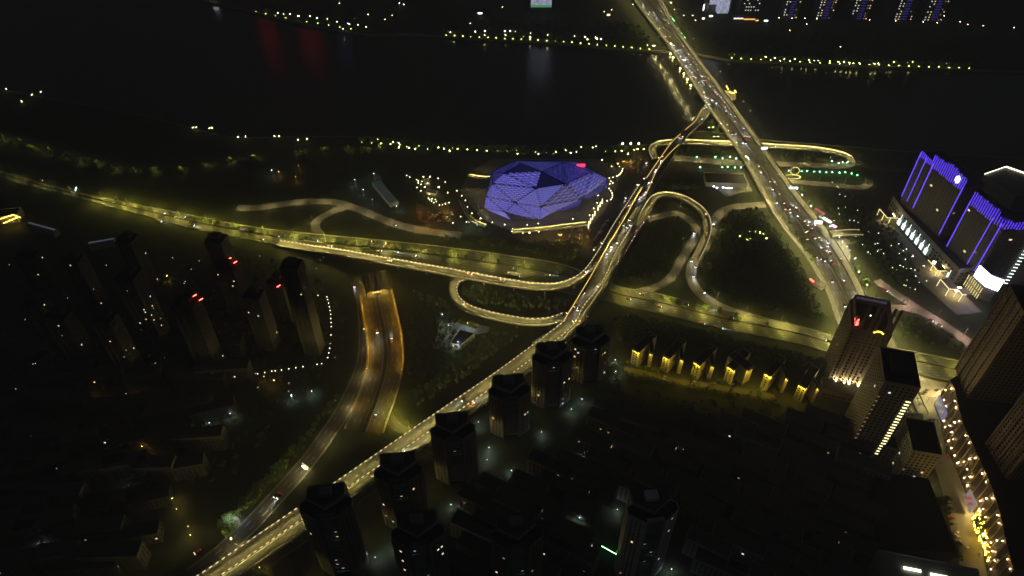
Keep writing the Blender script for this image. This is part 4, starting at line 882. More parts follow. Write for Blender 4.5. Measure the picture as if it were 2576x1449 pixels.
# --- dark cross shaped towers along the viaduct
ang0 = .12
def cross_tower(label, roofc, basec, seed, wallm=mat('weathered_tower_wall', (.14, .125, .11), .9, (.22, .195, .17), .15), s=1., lit=.03):
    z = HT(*basec, roofc[1]); p = W(*basec, 0); c = Vector((p.x, p.y, 0)); a = ang0
    def L(x, y): return Vector((c.x + s * (x * math.cos(a) - y * math.sin(a)), c.y + s * (x * math.sin(a) + y * math.cos(a)), 0))
    poly = [L(*k) for k in ((-16, -1), (-6.5, -8), (-5.5, -8), (-5.5, -5.5), (5.5, -5.5), (5.5, -8), (6.5, -8), (16, -1), (16, 4), (12, 6), (12, 14), (-12, 14), (-12, 6), (-16, 4))]
    t = block('apartment_tower', label, 'tower', poly, z, wallm, nx=2.8, nz=3.0, ww=1.3, wh=1.3, lit=lit, seed=seed, group='dark apartment towers along the viaduct', litkeys=(1, 1, 3, 0, 0, 2), litmax=11, roofm=mat('black_roof', (.012, .012, .013), .9))
    up_ = [L(*k) for k in ((-11.6, 5.2), (0, -2.8), (11.6, 5.2), (11.6, 13.6), (-11.6, 13.6))]
    mb = MB(); mb.prism(up_, z + .1, z + 4.2); mb.build('upper_storey', WALLG, t); mb = MB(); mb.add([(p.x, p.y, z + 4.25) for p in up_], [(0, 1, 2, 3, 4)]); mb.build('upper_roof', ROOFD, t)
    mb = MB(); mb.prism([L(*k) for k in ((-4, 4), (4, 4), (4, 10), (-4, 10))], z + 4.3, z + 7.5); mb.build('lift_house', wallm, t)
    mb = MB(); dF = (L(5, -6) - L(-5, -6)); ang = math.atan2(dF.y, dF.x); m_ = L(0, -6.3)
    for k in range(int(z / 3) - 1): mb.box((m_.x, m_.y, 3 + k * 3.), (9.2 * s, .9, .9), ang)
    mb.build('balcony_rows', WALLG, t, 'stuff')
for lab, r_, b_, sd in (('dark cross shaped tower nearest the expressway, first of the viaduct row', (1491, 858), (1478, 945), 1), ('dark cross shaped tower standing second in the viaduct row', (1398, 900), (1385, 1008), 2), ('dark cross shaped tower standing third in the viaduct row', (1296, 985), (1283, 1080), 3), ('dark cross shaped tower standing fourth in the viaduct row', (1146, 1085), (1150, 1195), 4),
                        ('dark cross shaped tower standing fifth in the viaduct row', (1005, 1190), (1025, 1310), 6), ('dark cross shaped tower near the lower edge covering the viaduct', (832, 1275), (868, 1420), 8), ('dim tower low in the picture with a small yellow lamp beside it', (1065, 1345), (1075, 1480), 9), ('dim pale gabled tower low in the middle of the picture', (1310, 1350), (1300, 1480), 12)):
    cross_tower(lab, r_, b_, sd)
cross_tower('pale tower washed green at its foot near the lower edge', (1625, 1285), (1605, 1435), 15, WALLW)
gg = W(1555, 1400); mb = MB(); mb.box((gg.x, gg.y, 1.4), (26, .5, .35), -.55); gt = thing('green_floodlight', 'green floodlight strip at the foot of the pale tower', 'floodlight', (gg.x, gg.y, 0)); mb.build('housing', DARKST, gt)
mb = MB(); mb.box((gg.x, gg.y, 1.75), (26, .4, .25), -.55); mb.build('lamp', glow('green_flood', (.25, 1., .3), 9), gt)
# ------------------------------------------------------------------ left city, low rise blocks, far bank
rn = random.Random(21)
LEFT = [((758, 665), (792, 880), 19, 16, 'tall pale ribbed residential slab left of the tunnel road', mat('dim_rib_wall', (.09, .08, .07), .9), .012), ((480, 760), (535, 920), 24, 18, 'dark tower topped by a red glowing crown at left', WALLK, .02), ((575, 668), (618, 800), 24, 18, 'dark tower with a red lit roof behind the crowned tower', WALLK, .02), ((540, 600), (575, 690), 22, 18, 'dark tower cutting into the expressway edge', WALLK, .006),
        ((365, 690), (400, 850), 22, 20, 'black tower with a column of lit windows left of the crowned tower', WALLK, .05), ((345, 600), (375, 720), 20, 18, 'black tower with few lit windows below the expressway', WALLK, .03), ((300, 800), (340, 940), 20, 16, 'black tower with scattered dim windows in the left darkness', WALLK, .012), ((700, 705), (725, 800), 18, 16, 'dark tower with a small red roof lamp beside the pale slab', WALLK, .02),
        ((175, 790), (225, 920), 24, 16, 'black tower in the left darkness with sparse windows', WALLK, .014), ((95, 640), (140, 760), 24, 16, 'black tower at far left with two warm windows', WALLK, .02), ((210, 650), (250, 770), 20, 16, 'black tower at left with a few warm windows', WALLK, .016), ((120, 755), (160, 870), 20, 16, 'black tower at far left with three amber windows in a row', WALLK, .012), ((640, 740), (680, 870), 20, 16, 'dark tower between the crowned tower and the pale slab', WALLK, .02)]
for i, (r_, b_, sx, sy, lab, wm_, lit) in enumerate(LEFT):
    z = HT(*b_, r_[1]); c = W(*b_, 0)
    t = block('apartment_tower', lab, 'tower', rect(c, sx * .78, sy * .8, -.15), z, wm_, nx=2.6, nz=3., ww=1., wh=1.1, lit=lit, seed=40 + i, litkeys=(0, 0, 1, 1, 2), litmax=14, group='dark towers in the left city', roofm=mat('black_roof', (.012, .012, .013), .9))
    mb = MB(); mb.prism([p for p in rect(c + Vector((0, 2, 0)), sx * .4, sy * .4, -.15)], z + .1, z + 4); mb.build('lift_house', wm_, t)
    for k in range(4): 
        p = c + Vector((-sx * .39 + sx * .78 * (k + .5) / 4, -sy * .4 - .35, 0)); mb = MB(); mb.box((p.x, p.y - (k - 1.5) * -1.6 * .5, z / 2), (.7, .9, z - 1)); mb.build('facade_rib', wm_, t)
RED = glow('red_crown_light', (1., .05, .03), 40)
for i, (u, v, n_, bz_) in enumerate(((484, 756, 3, 480), (572, 662, 3, 575), (697, 722, 1, 700))):
    zz = HT(*LEFT[(1, 2, 7)[i]][1], LEFT[(1, 2, 7)[i]][0][1]); c = W(u, v, zz + 2)
    t = thing('roof_beacon', ('red glowing roof crown on the tower at left', 'red glowing roof lines on the tower behind the crowned one', 'small red roof beacon beside the pale slab')[i], 'beacon', (c.x, c.y, zz))
    for k in range(n_):
        mb = MB(); a = c + Vector(((k - 1) * 5.5 if n_ > 1 else 0, (k % 2) * 3, (k % 2) * 1.5)); mb.bar(a, a + Vector((2.6, 1.5, 1.)), .16); mb.build('light_line', RED, t)
# lower middle and right: six storey slabs in near darkness
def in_view(p): u, v = PJ(p); return -60 < u < 2640 and -60 < v < 1560
k = 0
for r in range(9):
    for s in range(16):
        u = 1180 + s * 78 + (r % 2) * 36 + rn.uniform(-14, 14); v = 1040 + r * 52 + rn.uniform(-10, 10)
        if v < 1040 + (1500 - u) * .62 + 45 or u > 2280 - max(0, 1120 - v) * .9 or (v < 1060 and u > 1900) or (1480 < u < 1730 and v > 1260) or (v > 1150 and u > 2160): continue
        if (u > 2120 and v < 1130) or (u > 1480 and v < 1078): continue
        c = W(u, v); k += 1; L_ = rn.uniform(26, 40); zt = rn.choice((15, 18, 18, 21))
        block('walk_up_house', f'{nth(k)} dark walk up house in the dark lower quarter, by rows from top', 'house', rect(c, L_, 11, -.48 + rn.uniform(-.05, .05)), zt, rn.choice((WALLK, WALLD, WALLG)), nx=3.3, nz=3., ww=1.4, wh=1.3, lit=.02, seed=k, group='dark walk up houses', litkeys=(0, 1, 2, 2, 2, 3), litmax=4, parapet=.5)
kk = 0
for r in range(8):
    for s in range(12):
        u = -20 + s * 72 + (r % 2) * 30 + rn.uniform(-16, 16); v = 880 + r * 78 + rn.uniform(-14, 14)
        if u > 700 - max(0, v - 900) * .72 or (u > 600 and v < 1000): continue
        c = W(u, v); kk += 1; L_ = rn.uniform(24, 44)
        block('walk_up_house', f'{nth(kk)} black house in the dark left quarter, by rows from top', 'house', rect(c, L_, 11, .15 + rn.uniform(-.2, .2)), rn.choice((12, 15, 18)), WALLK, nx=3.4, nz=3., ww=1.3, wh=1.2, lit=.006, seed=300 + kk, group='black houses in the left quarter', litkeys=(1, 2, 0), litmax=2, parapet=.5)
# far bank
def far_tower(label, u0, u1, v, h, m, litm, cols, rows, seed, name='far_tower'):
    a, b_ = W(u0, v), W(u1, v); w_ = b_.x - a.x; P = [a, b_, b_ + Vector((0, 22, 0)), a + Vector((0, 22, 0))]
    t = block(name, label, 'tower', P, h, m, windows=False); r = random.Random(seed); c = t.location
    for i in range(cols):
        for j in range(rows):
            if r.random() < .45: continue
            kk = r.choice(litm); put('window', unit_window(LITW[kk][0], LITW[kk][1]), t, loc=(a.x + w_ * (i + .5) / cols - c.x, a.y - .2 - c.y, 6 + j * 5.5), scale=(1.6, 1, 1.6))
    return t
LEDF = led('far_led_wall', (.62, .66, .9), .75, .8, 3.); LEDF2 = led('far_led_wall_mint', (.55, .85, .85), .45, .55, 3.)
for lab, us, v, pieces in (('white glowing LED tower facade on the far bank left of the bridge road', (1335, 1387), 30, 1), ('white glowing stepped LED tower facade right of the far bridge road', (1780, 1836), 32, 3)):
    a, b_ = W(us[0], v), W(us[1], v); P = [a, b_, b_ + Vector((0, 30, 0)), a + Vector((0, 30, 0))]; t = block('led_tower', lab, 'tower', P, 110, HOTEL, windows=False)
    w_ = b_.x - a.x
    if pieces == 1:
        for k in range(22):
            mb = MB(); x = a.x + w_ * (k + .5) / 22; mb.box((x, a.y - .4, 8 + 50), (w_ / 22 * .8, .5, 100)); mb.build('led_strip', LEDF, t)
        mb = MB(); mb.box(((a.x + b_.x) / 2, a.y - .75, 10), (w_ * .98, .3, 4)); mb.build('led_strip', glow('led_green', (.2, .8, .35), .5, False), t)
    else:
        for x0, x1, yo, z0_ in ((0, .36, 0, 14), (.33, .82, -6, 4), (.8, 1., 2, 14)):
            x = a.x + w_ * (x0 + x1) / 2; mb = MB(); mb.box((x, a.y - .6 + yo, z0_ + 52), (w_ * (x1 - x0), 1.2 if yo >= 0 else 12, 104)); mb.build('led_wall', LEDF, t)
for i, (u0, u1) in enumerate(((1968, 2004), (2052, 2092), (2138, 2180), (2248, 2292), (2322, 2368))):
    a, b_ = W(u0, 50 + i * 1.5), W(u1, 50 + i * 1.5); P = [a, b_, b_ + Vector((0, 25, 0)), a + Vector((0, 25, 0))]
    t = block('far_tower', f'{nth(i + 1)} of five far towers with lit corners and blue lit centre, from the left', 'tower', P, 130, mat('far_wall', (.1, .1, .11), .8), windows=False, group='five far towers with lit corners'); c = t.location; w_ = b_.x - a.x; r = random.Random(i)
    for j in range(16):
        zz = 4 + j * 4.2
        for f, ky, pr in ((.04, 1, .75), (.22, 0, .55), (.92, 0, .5), (.78, 2, .4)):
            if r.random() < pr: put('window', unit_window(LITW[ky][0], LITW[ky][1]), t, loc=(a.x + w_ * f - c.x, a.y - .2 - c.y, zz), scale=(1.7, 1, 1.5))
        put('window', unit_window('blue_win', glow('window_blue', (.12, .1, .9), .5, False)), t, loc=(a.x + w_ * .5 - c.x, a.y - .2 - c.y, zz), scale=(w_ * .3, 1, .8))
t = far_tower('far office tower dotted with regular white windows', 1858, 1908, 35, 120, mat('far_wall', (.1, .1, .11), .8), (1, 0), 8, 14, 4)
mb = MB(); p = W(1910, 10, 0); mb.box((p.x, p.y, 60), (2.2, 1, 40)); tag(mb.build('neon_strip', glow('violet_strip', (.5, .5, 1.), 6, False)), 'single violet upright neon strip between far towers', 'light')
for i, (u, v, col, sz, lab) in enumerate([(1208, 41, (.9, .95, 1.), 7, 'white lit sign box on the far bank left of the bridge road'), (1860, 50, (1., .8, .5), 9, 'warm shop front on the far bank'), (1787, 48, (.7, 1., 1.), 6, 'cyan white filling station canopy on the far bank'), (1925, 60, (.7, 1., 1.), 6, 'small cyan white kiosk on the far bank'), (1768, 54, (1., .9, .6), 4, 'small warm lit kiosk on the far bank'), (1769, 26, (.9, .9, 1.), 2, 'thin upright white light on the far bank'), (1530, 45, (1., .7, .3), 5, 'orange lit yard left of the far bridge road'), (540, 4, (.9, .92, 1.), 9, 'bright white floodlit point at the far left shore'), (1658, 1, (1., .95, .15), 7, 'yellow lit sign gantry over the far road')]):
    p = W(u, v); t = thing('lit_sign', lab, 'sign', p); mb = MB(); mb.box((p.x, p.y, 2), (.5, .5, 4)); mb.build('post', DARKST, t)
    mb = MB(); mb.box((p.x, p.y - .5, 5.2), (sz, .5, 2.4 if i != 5 else 10)); mb.build('lit_panel', glow('far_sign_%d' % i, col, 5), t)
for i, (u0, u1, v, col) in enumerate([(1843, 1868, 52, (1., .85, .75)), (1868, 1898, 54, (1., .45, .1)), (1898, 1905, 57, (1., .6, .2))]):
    a, b_ = W(u0, v), W(u1, v); mb = MB(); mb.box(((a.x + b_.x) / 2, a.y, 4), (b_.x - a.x, 6, 8)); t = thing('shop_row', ('white', 'orange', 'amber')[i] + ' lit stretch of the far shop row', 'shop', (a.x, a.y, 0)); mb.build('wall', WALLD, t)
    mb = MB(); mb.box(((a.x + b_.x) / 2, a.y - 3.4, 5), (b_.x - a.x, .5, 1.8)); mb.build('fascia_light', glow('shop_light_%d' % i, col, 2.2, False), t)
# red neon beyond the top edge that the river mirrors, with the buildings that carry it
for i, (u, wd_, col) in enumerate(((655, 30, (1., .02, .06)), (762, 38, (1., .02, .08)), (850, 14, (.25, .2, .7)))):
    p = W(u, -25 if i < 2 else -20); t = block('far_tower', ('red neon tower beyond the far shore at left', 'second red neon tower beyond the far shore at left', 'violet lit tower beyond the far shore at left')[i], 'tower', rect(Vector((p.x, p.y, 0)), 40, 20, 0), 126, HOTEL, windows=False)
    mb = MB(); mb.box((p.x, p.y - 10.6, 70), (wd_, .6, 110)); mb.build('neon_wall', glow('red_neon_wall_%d' % i, col, .26), t)
# far promenades: lamps
fl = [(1005, 14), (1016, 18), (670, 33), (700, 39), (715, 42), (731, 42), (751, 47), (753, 47), (781, 47), (799, 52), (825, 54), (849, 61), (877, 66), (881, 67), (901, 69), (922, 74), (864, 79)]
for i, (u, v) in enumerate(fl): globe(W(u, v), f'{nth(i + 1)} shore lamp on the far bank at upper left, from the left', 'far shore lamps upper left', s=50, r=.42, h=4, key='far' if i % 3 else 'farcool', col=(1., .88, .5) if i % 3 else (.75, 1., .9))
fl = [q(1, 0, x, y) for x, y in ((1922, 355), (1958, 358), (1990, 362), (2208, 355), (2305, 347), (2505, 350), (2560, 348), (2300, 390), (2510, 390))] + [q(2, 0, x, y) for x, y in ((35, 352), (115, 402), (185, 370), (183, 410), (357, 388), (357, 432), (628, 398), (735, 405), (757, 430), (838, 415), (855, 425), (893, 428), (1137, 463), (1230, 478), (1300, 490), (1358, 492), (1420, 495), (1430, 495))]
for i, (u, v) in enumerate(fl): globe(W(u, v - 2), f'{nth(i + 1)} shore lamp on the far bank left of the bridge, from the left', 'far shore lamps left of the bridge', s=75, r=.45, h=4, key='far2')
fl = [q(2, 0, x, y) for x, y in ((2195, 583), (2227, 585), (2347, 602), (2545, 608))] + [q(3, 0, x, y) for x, y in ((60, 620), (108, 625), (157, 630), (262, 632), (355, 633), (403, 640), (460, 645), (497, 643), (612, 653), (698, 657), (755, 660), (808, 668), (850, 672), (912, 675), (1058, 678), (1100, 675), (1217, 665), (1255, 662), (1385, 660), (1443, 662), (1490, 665), (1788, 682), (1832, 682))]
for i, (u, v) in enumerate(fl): globe(W(u, v - 2), f'{nth(i + 1)} shore lamp on the far bank right of the bridge, from the left', 'far shore lamps right of the bridge', s=75, r=.45, h=4, key='far3', col=(1., .9, .3))
for i, (u, v) in enumerate([q(3, 0, x, y) for x, y in ((102, 212), (232, 216), (362, 218), (483, 222), (1273, 243), (1548, 255), (1690, 262), (1760, 192), (1920, 252), (1995, 280), (2150, 292), (2460, 313), (380, 275), (210, 340), (718, 505), (1010, 235))] + [q(2, 0, x, y) for x, y in ((1213, 75), (1000, 130), (925, 150), (970, 180), (1722, 188), (1815, 188), (1840, 238), (1633, 12), (1342, 180), (1422, 302))] + [q(1, 0, x, y) for x, y in ((2027, 20), (2187, 8), (2480, 102), (2157, 267), (1133, 178), (1303, 228), (1375, 187), (845, 65))]):
    globe(W(u, v), f'{nth(i + 1)} scattered street light of the far city, from the right group on', 'scattered far street lights', s=26, r=.45, h=5, key='far4', col=(1., .8, .45))
for i, (u, v) in enumerate([q(2, 0, x, y) for x, y in ((1598, 200), (1612, 218), (1625, 235), (1665, 315), (1700, 365), (1732, 405), (1285, 60), (1310, 40), (1335, 95), (1490, 290), (1520, 330), (1535, 355), (1562, 400))]):
    globe(W(u, v), f'{nth(i + 1)} green tree lamp lining the far bridge road', 'green tree lamps on the far road', s=26, r=.6, h=4, key='green', col=(.2, 1., .35))
# gold lit belvedere at the bridge side
bp_ = W(*q(2, 0, 2190, 960), 6); t = thing('belvedere', 'gold lit lookout terrace clinging to the bridge side', 'terrace', (bp_.x, bp_.y, 0)); mb = MB(); mb.prism([bp_ + Vector(p) for p in ((-13, 8, 0), (-10, -16, 0), (6, -10, 0), (9, 4, 0), (0, 14, 0))], 4, 6); mb.build('deck', PAVE, t)
for k, (x, y) in enumerate(((2160, 872), (2175, 895), (2197, 925), (2215, 935), (2232, 933), (2250, 928))):
    p = W(*q(2, 0, x, y), 9); MB().ball(p, .7).build('string_lamp', glow('belvedere_gold', (1., .7, .08), 22), t); MB().bar(p, (p.x, p.y, 5), .1).build('lamp_pole', DARKST, t)
# ------------------------------------------------------------------ vegetation
def crown_mesh(name, m, rx, rz, nclump, nleaf, size, seed):
    r = random.Random(seed); mb = MB()
    for c in range(nclump):
        th, ph = r.uniform(0, 6.283), math.acos(r.uniform(-.75, 1)); k = r.uniform(.45, 1.)
        cx, cy_, cz = rx * k * math.sin(ph) * math.cos(th), rx * k * math.sin(ph) * math.sin(th), rz * k * math.cos(ph); cr_ = rx * r.uniform(.22, .4)
        for l in range(nleaf):
            d = Vector((r.gauss(0, 1), r.gauss(0, 1), r.gauss(0, .8))); d = d.normalized() * cr_ * r.uniform(.4, 1.)
            p = Vector((cx, cy_, cz)) + d; a = Vector((r.gauss(0, 1), r.gauss(0, 1), r.gauss(0, .6))).normalized(); b_ = a.cross(Vector((r.gauss(0, 1), r.gauss(0, 1), r.gauss(0, 1)))).normalized(); s = size * r.uniform(.6, 1.2)
            mb.quad(p - a * s - b_ * s * .6, p + a * s - b_ * s * .6, p + a * s + b_ * s * .6, p - a * s + b_ * s * .6)
    return mb.mesh(name, m)
CROWNS = [crown_mesh('crown', LEAF, 2.6, 2.4, 16, 12, .55, 1), crown_mesh('crown', LEAF, 2.3, 2.8, 15, 12, .5, 2), crown_mesh('crown', LEAF, 2.9, 2.1, 17, 12, .6, 3)]
mb = MB(); mb.bar((0, 0, 0), (.1, .05, 2.2), .2, 0, .14)
for a in (.4, 2.3, 4.4): mb.bar((.1, .05, 1.9), (.1 + math.cos(a) * 1.2, .05 + math.sin(a) * 1.2, 3.6), .11, 0, .05)
TRUNK = mb.mesh('trunk', BARK)
rt_ = random.Random(5)
def tree(p, label, group, s=1., ci=None):
    t = thing('tree', label, 'tree', p, rt_.uniform(0, 6.28), group); t.scale = (s, s, s * rt_.uniform(.9, 1.15))
    put('trunk', TRUNK, t); put('crown', CROWNS[rt_.randrange(3) if ci is None else ci], t, loc=(0, 0, 3.9)); return t
# planted median
i = 0
for p, d in walk(xf(.412, .1), 8.5, 4):
    u, v = PJ(p)
    if 560 < u < 1420 and rt_.random() < .8 or (380 < u <= 560 and rt_.random() < .45):
        i += 1; tree(p, f'{nth(i)} small lit tree in the expressway median, from the left', 'small trees in the expressway median', rt_.uniform(.75, 1.05))
i = 0
for p, d in walk(xf(.66, .1), 7, 4):
    u, v = PJ(p)
    if 895 < u < 960 or 985 < u < 1000 or 1030 < u < 1075 or 1095 < u < 1165:
        i += 1; tree(p, f'{nth(i)} shrub tree on the lower traffic island of the expressway, from the left', 'shrub trees on the lower traffic island', rt_.uniform(.45, .65))
for i, (x, y) in enumerate(((1540, 125), (1600, 145), (1640, 150), (1800, 185), (1840, 195), (1925, 215), (1975, 225), (2080, 250), (2255, 300), (2270, 330), (2560, 385), (1420, 165))): tree(W(*q(2, 2, x, y)), f'{nth(i + 1)} lit tree in the right part of the expressway median', 'lit trees in the right median', rt_.uniform(.8, 1.15))
GRN = glow('tree_floodlight', (.75, 1., .2), 300)
FLM = MB(); FLM.box((0, 0, .12), (.5, .5, .24)); FLM = FLM.mesh('spot_housing', DARKST); FLL = MB(); FLL.quad((-.22, -.22, .26), (.22, -.22, .26), (.22, .22, .26), (-.22, .22, .26)); FLL = FLL.mesh('spot_lamp', GRN)
def tree_spot(p, label, group):
    t = thing('tree_spotlight', label, 'spotlight', p, 0, group); put('housing', FLM, t); put('lamp', FLL, t)
# boulevard trees lit green-yellow
for i, (x, y) in enumerate([(325, 497), (413, 613), (212, 822), (345, 990), (450, 1160), (895, 1270), (975, 1400), (525, 765), (280, 930), (370, 1085), (430, 1190), (330, 1000)]):
    p = W(*q(3, 1, x, y)); tree(p, f'{nth(i + 1)} roadside tree of the boulevard below the bridge, from the top', 'roadside trees of the boulevard', rt_.uniform(.9, 1.2))
    if i < 7: tree_spot(p + Vector((1.2, -2.6, .05)), f'{nth(i + 1)} green yellow tree spotlight along the boulevard', 'tree spotlights along the boulevard')
# tall willow like trees by the bridge head, flood lit
for i, (x, y) in enumerate(((1995, 1270), (2050, 1360), (1900, 1290))):
    p = W(*q(2, 0, x, y)); tree(p, f'{nth(i + 1)} gold lit tree beside the bridge head, from the left', 'gold lit trees beside the bridge head', 1.5); 
    if i < 2:
        for dx in (-2.5, 2.5): tree_spot(p + Vector((dx, -3.6, .05)), f'spotlight on the {"left" if dx < 0 else "right"} of the {nth(i + 1)} gold lit bridge head tree', 'spotlights at the bridge head')
# near shore promenade
sl = [q(1, 1, x, y) for x, y in ((1385, 12), (1440, 20), (1440, 65), (1518, 60), (1545, 68), (1605, 78), (1730, 80), (1895, 75), (1975, 72), (1950, 100), (2425, 92))] + [q(1, 0, x, y) for x, y in ((195, 1400), (240, 1400), (430, 1435), (520, 1425), (1230, 1430))] + [q(2, 1, x, y) for x, y in ((40, 95), (55, 130), (220, 118), (265, 130), (345, 125), (415, 122), (538, 95), (590, 120), (645, 110), (695, 62), (810, 65), (842, 55), (1260, 85), (1100, 100), (1165, 130), (998, 253), (1060, 228), (1082, 257), (745, 130), (320, 105), (128, 120), (905, 190))] + [q(0, 0, x, y) for x, y in ((1950, 1313), (2118, 1322), (2145, 1318), (2405, 1412), (2480, 1403), (78, 922), (335, 982), (423, 952), (232, 1050), (1985, 1313))]
for i, (u, v) in enumerate(sl): globe(W(u, v), f'{nth(i + 1)} promenade lamp on the near river bank', 'promenade lamps on the near bank', s=60, r=.36, h=4, key='prom', col=(1., .92, .4))
for i, x in enumerate((1105, 1187, 1268)):
    p = W(*q(2, 1, x, 62)); t = thing('flood_mast', f'{nth(i + 1)} of three tall bright masts on the river bank, from the left', 'lamp mast', p, 0, 'three tall bright masts')
    mb = MB(); mb.bar((0, 0, 0), (0, 0, 9), .15); put('mast', mb.mesh('mast', STEEL), t); mb = MB(); mb.ball((0, 0, 9.3), 1.); put('lamp', mb.mesh('lamp', glow('mast_lamp', (1., .92, .45), 26)), t)
k = 0
for i, (u, v) in enumerate(sl[:11] + sl[16:38]):
    for j in range(2):
        k += 1; tree(W(u + rt_.uniform(-9, 9), v + rt_.uniform(-5, 1)), f'{nth(k)} lit tree on the near river promenade', 'lit trees on the near promenade', rt_.uniform(.8, 1.3))
gl_ = [q(0, 1, x, y) for x, y in ((40, -30), (200, 5), (340, 55), (500, 95), (660, 135), (830, 180), (980, 220), (1170, 268), (1350, 290), (1560, 290), (1830, 282), (2080, 235), (2330, 185), (2560, 160))] + [q(1, 1, x, y) for x, y in ((450, 110), (690, 80), (930, 70), (1130, 85), (1250, 70))]
for i, (u, v) in enumerate(gl_):
    p = W(u, v); street_lamp(p + Vector((0, 3, 0)), -1.57, 'dim', f'{nth(i + 1)} dim lamp post on the left riverside path', 'dim lamp posts on the left riverside path', 7, 1.2)
    for j in range(3): k += 1; tree(W(u + rt_.uniform(-16, 16), v + rt_.uniform(-4, 6)), f'{nth(k)} faintly lit tree on the left riverside path', 'faintly lit trees on the left path', rt_.uniform(.8, 1.2))
# woods that read as one dark mass
def inside(p, poly):
    c = False; j = len(poly) - 1
    for i_ in range(len(poly)):
        a, b_ = poly[i_], poly[j]
        if (a.y > p.y) != (b_.y > p.y) and p.x < (b_.x - a.x) * (p.y - a.y) / (b_.y - a.y) + a.x: c = not c
        j = i_
    return c
RS_ = [(p.x, p.y, (hw + 1.5) ** 2) for path, hw in ROADS for p in path]
def clear(x, y): return all((x - a) ** 2 + (y - b_) ** 2 > h for a, b_, h in RS_)
def wood(label, poly, spacing, size=1., m=None, seed=1, nl=36, lo=3.5, hi=7.):
    r = random.Random(seed); spacing *= .6; P = [W(u, v) for u, v in poly]; x0, x1 = min(p.x for p in P), max(p.x for p in P); y0, y1 = min(p.y for p in P), max(p.y for p in P); mb = MB(); y = y0
    while y < y1:
        x = x0
        while x < x1:
            p = Vector((x + r.uniform(-.5, .5) * spacing, y + r.uniform(-.5, .5) * spacing, 0)); x += spacing
            if not inside(p, P) or not clear(p.x, p.y): continue
            h = r.uniform(lo, hi); R_ = r.uniform(1.8, 3.4) * size
            mb.bar((p.x, p.y, 0), (p.x, p.y, h * .6), .14)
            for l in range(nl):
                d = Vector((r.gauss(0, 1), r.gauss(0, 1), r.gauss(0, .8))).normalized() * r.uniform(.35, 1.); c = p + Vector((d.x * R_, d.y * R_, h * .68 + d.z * h * .32))
                a = Vector((r.gauss(0, 1), r.gauss(0, 1), r.gauss(0, .5))).normalized(); b_ = a.cross(Vector((r.gauss(0, 1), r.gauss(0, 1), r.gauss(0, 1)))).normalized(); s = .62 * size * r.uniform(.6, 1.2)
                mb.quad(c - a * s - b_ * s * .7, c + a * s - b_ * s * .7, c + a * s + b_ * s * .7, c - a * s + b_ * s * .7)
        y += spacing
    if mb.f: tag(mb.build('woodland', m or LEAFD), label, 'woodland', kind='stuff')
wood('dark wood inside the inner round loop', [(1560, 690), (1600, 625), (1640, 565), (1700, 550), (1735, 568), (1740, 590), (1705, 650), (1670, 700), (1580, 712)], 6.5, seed=1)
wood('dark wood between the arching slip viaduct and the loop', [(1640, 530), (1680, 510), (1740, 530), (1768, 560), (1755, 565), (1720, 540), (1680, 530), (1650, 545)], 6, seed=2)
wood('dark wooded triangle between boulevard and loop', [(1790, 590), (1830, 535), (1930, 527), (1990, 610), (2050, 700), (2105, 850), (2000, 815), (1870, 780), (1780, 735), (1760, 690)], 7.5, seed=3)
wood('dark belt of trees below the right expressway', [(1540, 810), (1620, 782), (1700, 808), (1850, 845), (2060, 893), (2090, 940), (1900, 905), (1700, 880), (1560, 870)], 6.5, 1.15, seed=4)
wood('belt of trees between theatre car park and expressway', [(1105, 598), (1200, 602), (1290, 612), (1480, 615), (1490, 645), (1440, 660), (1290, 636), (1130, 612)], 6, seed=5)
wood('dark ground planting inside the hairpin slip viaduct', [(1165, 712), (1300, 728), (1420, 735), (1440, 760), (1400, 790), (1300, 785), (1190, 765), (1155, 735)], 8, .8, seed=6)
wood('dark scrub between tunnel approach and long viaduct', [(1040, 740), (1110, 760), (1180, 850), (1330, 830), (1240, 900), (1120, 990), (1040, 1030), (1020, 900)], 8.5, .9, seed=7)
wood('dark lawn trees left of the boulevard near the bridge', [(1700, 368), (1840, 372), (1862, 398), (1700, 390)], 8, .8, seed=8)
wood('conifers and trees inside the right riverside curl', [(1925, 378), (2040, 384), (2120, 400), (2120, 410), (1950, 405)], 8, .8, seed=9)
wood('dark garden between the dim roads left of the boulevard', [(1690, 440), (1740, 440), (1760, 478), (1690, 480), (1650, 470)], 7, seed=10)
wood('park trees between boulevard and hotel', [(2040, 480), (2180, 490), (2260, 590), (2320, 690), (2290, 740), (2200, 690), (2120, 590)], 9.5, .9, seed=11)
wood('verge hedge above the left expressway', [(250, 487), (330, 500), (480, 532), (640, 560), (780, 580), (990, 598), (990, 604), (780, 588), (640, 569), (480, 541), (330, 510), (250, 493)], 4.5, .7, LEAF, 12, 26, 2, 3.5)
wood('trees along the outer side of the service road', [(890, 930), (900, 950), (850, 1040), (800, 1110), (720, 1200), (640, 1280), (560, 1350), (540, 1330), (640, 1230), (730, 1140), (820, 1040)], 6, 1., LEAF, 13)
wood('woods of the far bank left of the bridge', [(1120, 80), (1130, 62), (1300, 55), (1500, 50), (1640, 70), (1665, 115), (1520, 110), (1300, 92)], 16, 1.5, seed=14, nl=30)
wood('woods of the far bank right of the bridge', [(1760, 90), (2000, 85), (2250, 100), (2480, 120), (2576, 160), (2400, 165), (2100, 154), (1850, 140)], 20, 1.7, seed=15, nl=28)
wood('trees of the far bank at upper left', [(560, 5), (700, 8), (900, 45), (960, 78), (760, 50), (640, 26)], 14, 1.4, seed=16, nl=30)
wood('dark trees among the walk up houses', [(1500, 930), (1540, 900), (1580, 980), (1800, 1010), (2050, 1045), (2150, 1050), (2120, 1300), (1800, 1420), (1450, 1200)], 13, 1., seed=17, nl=30)
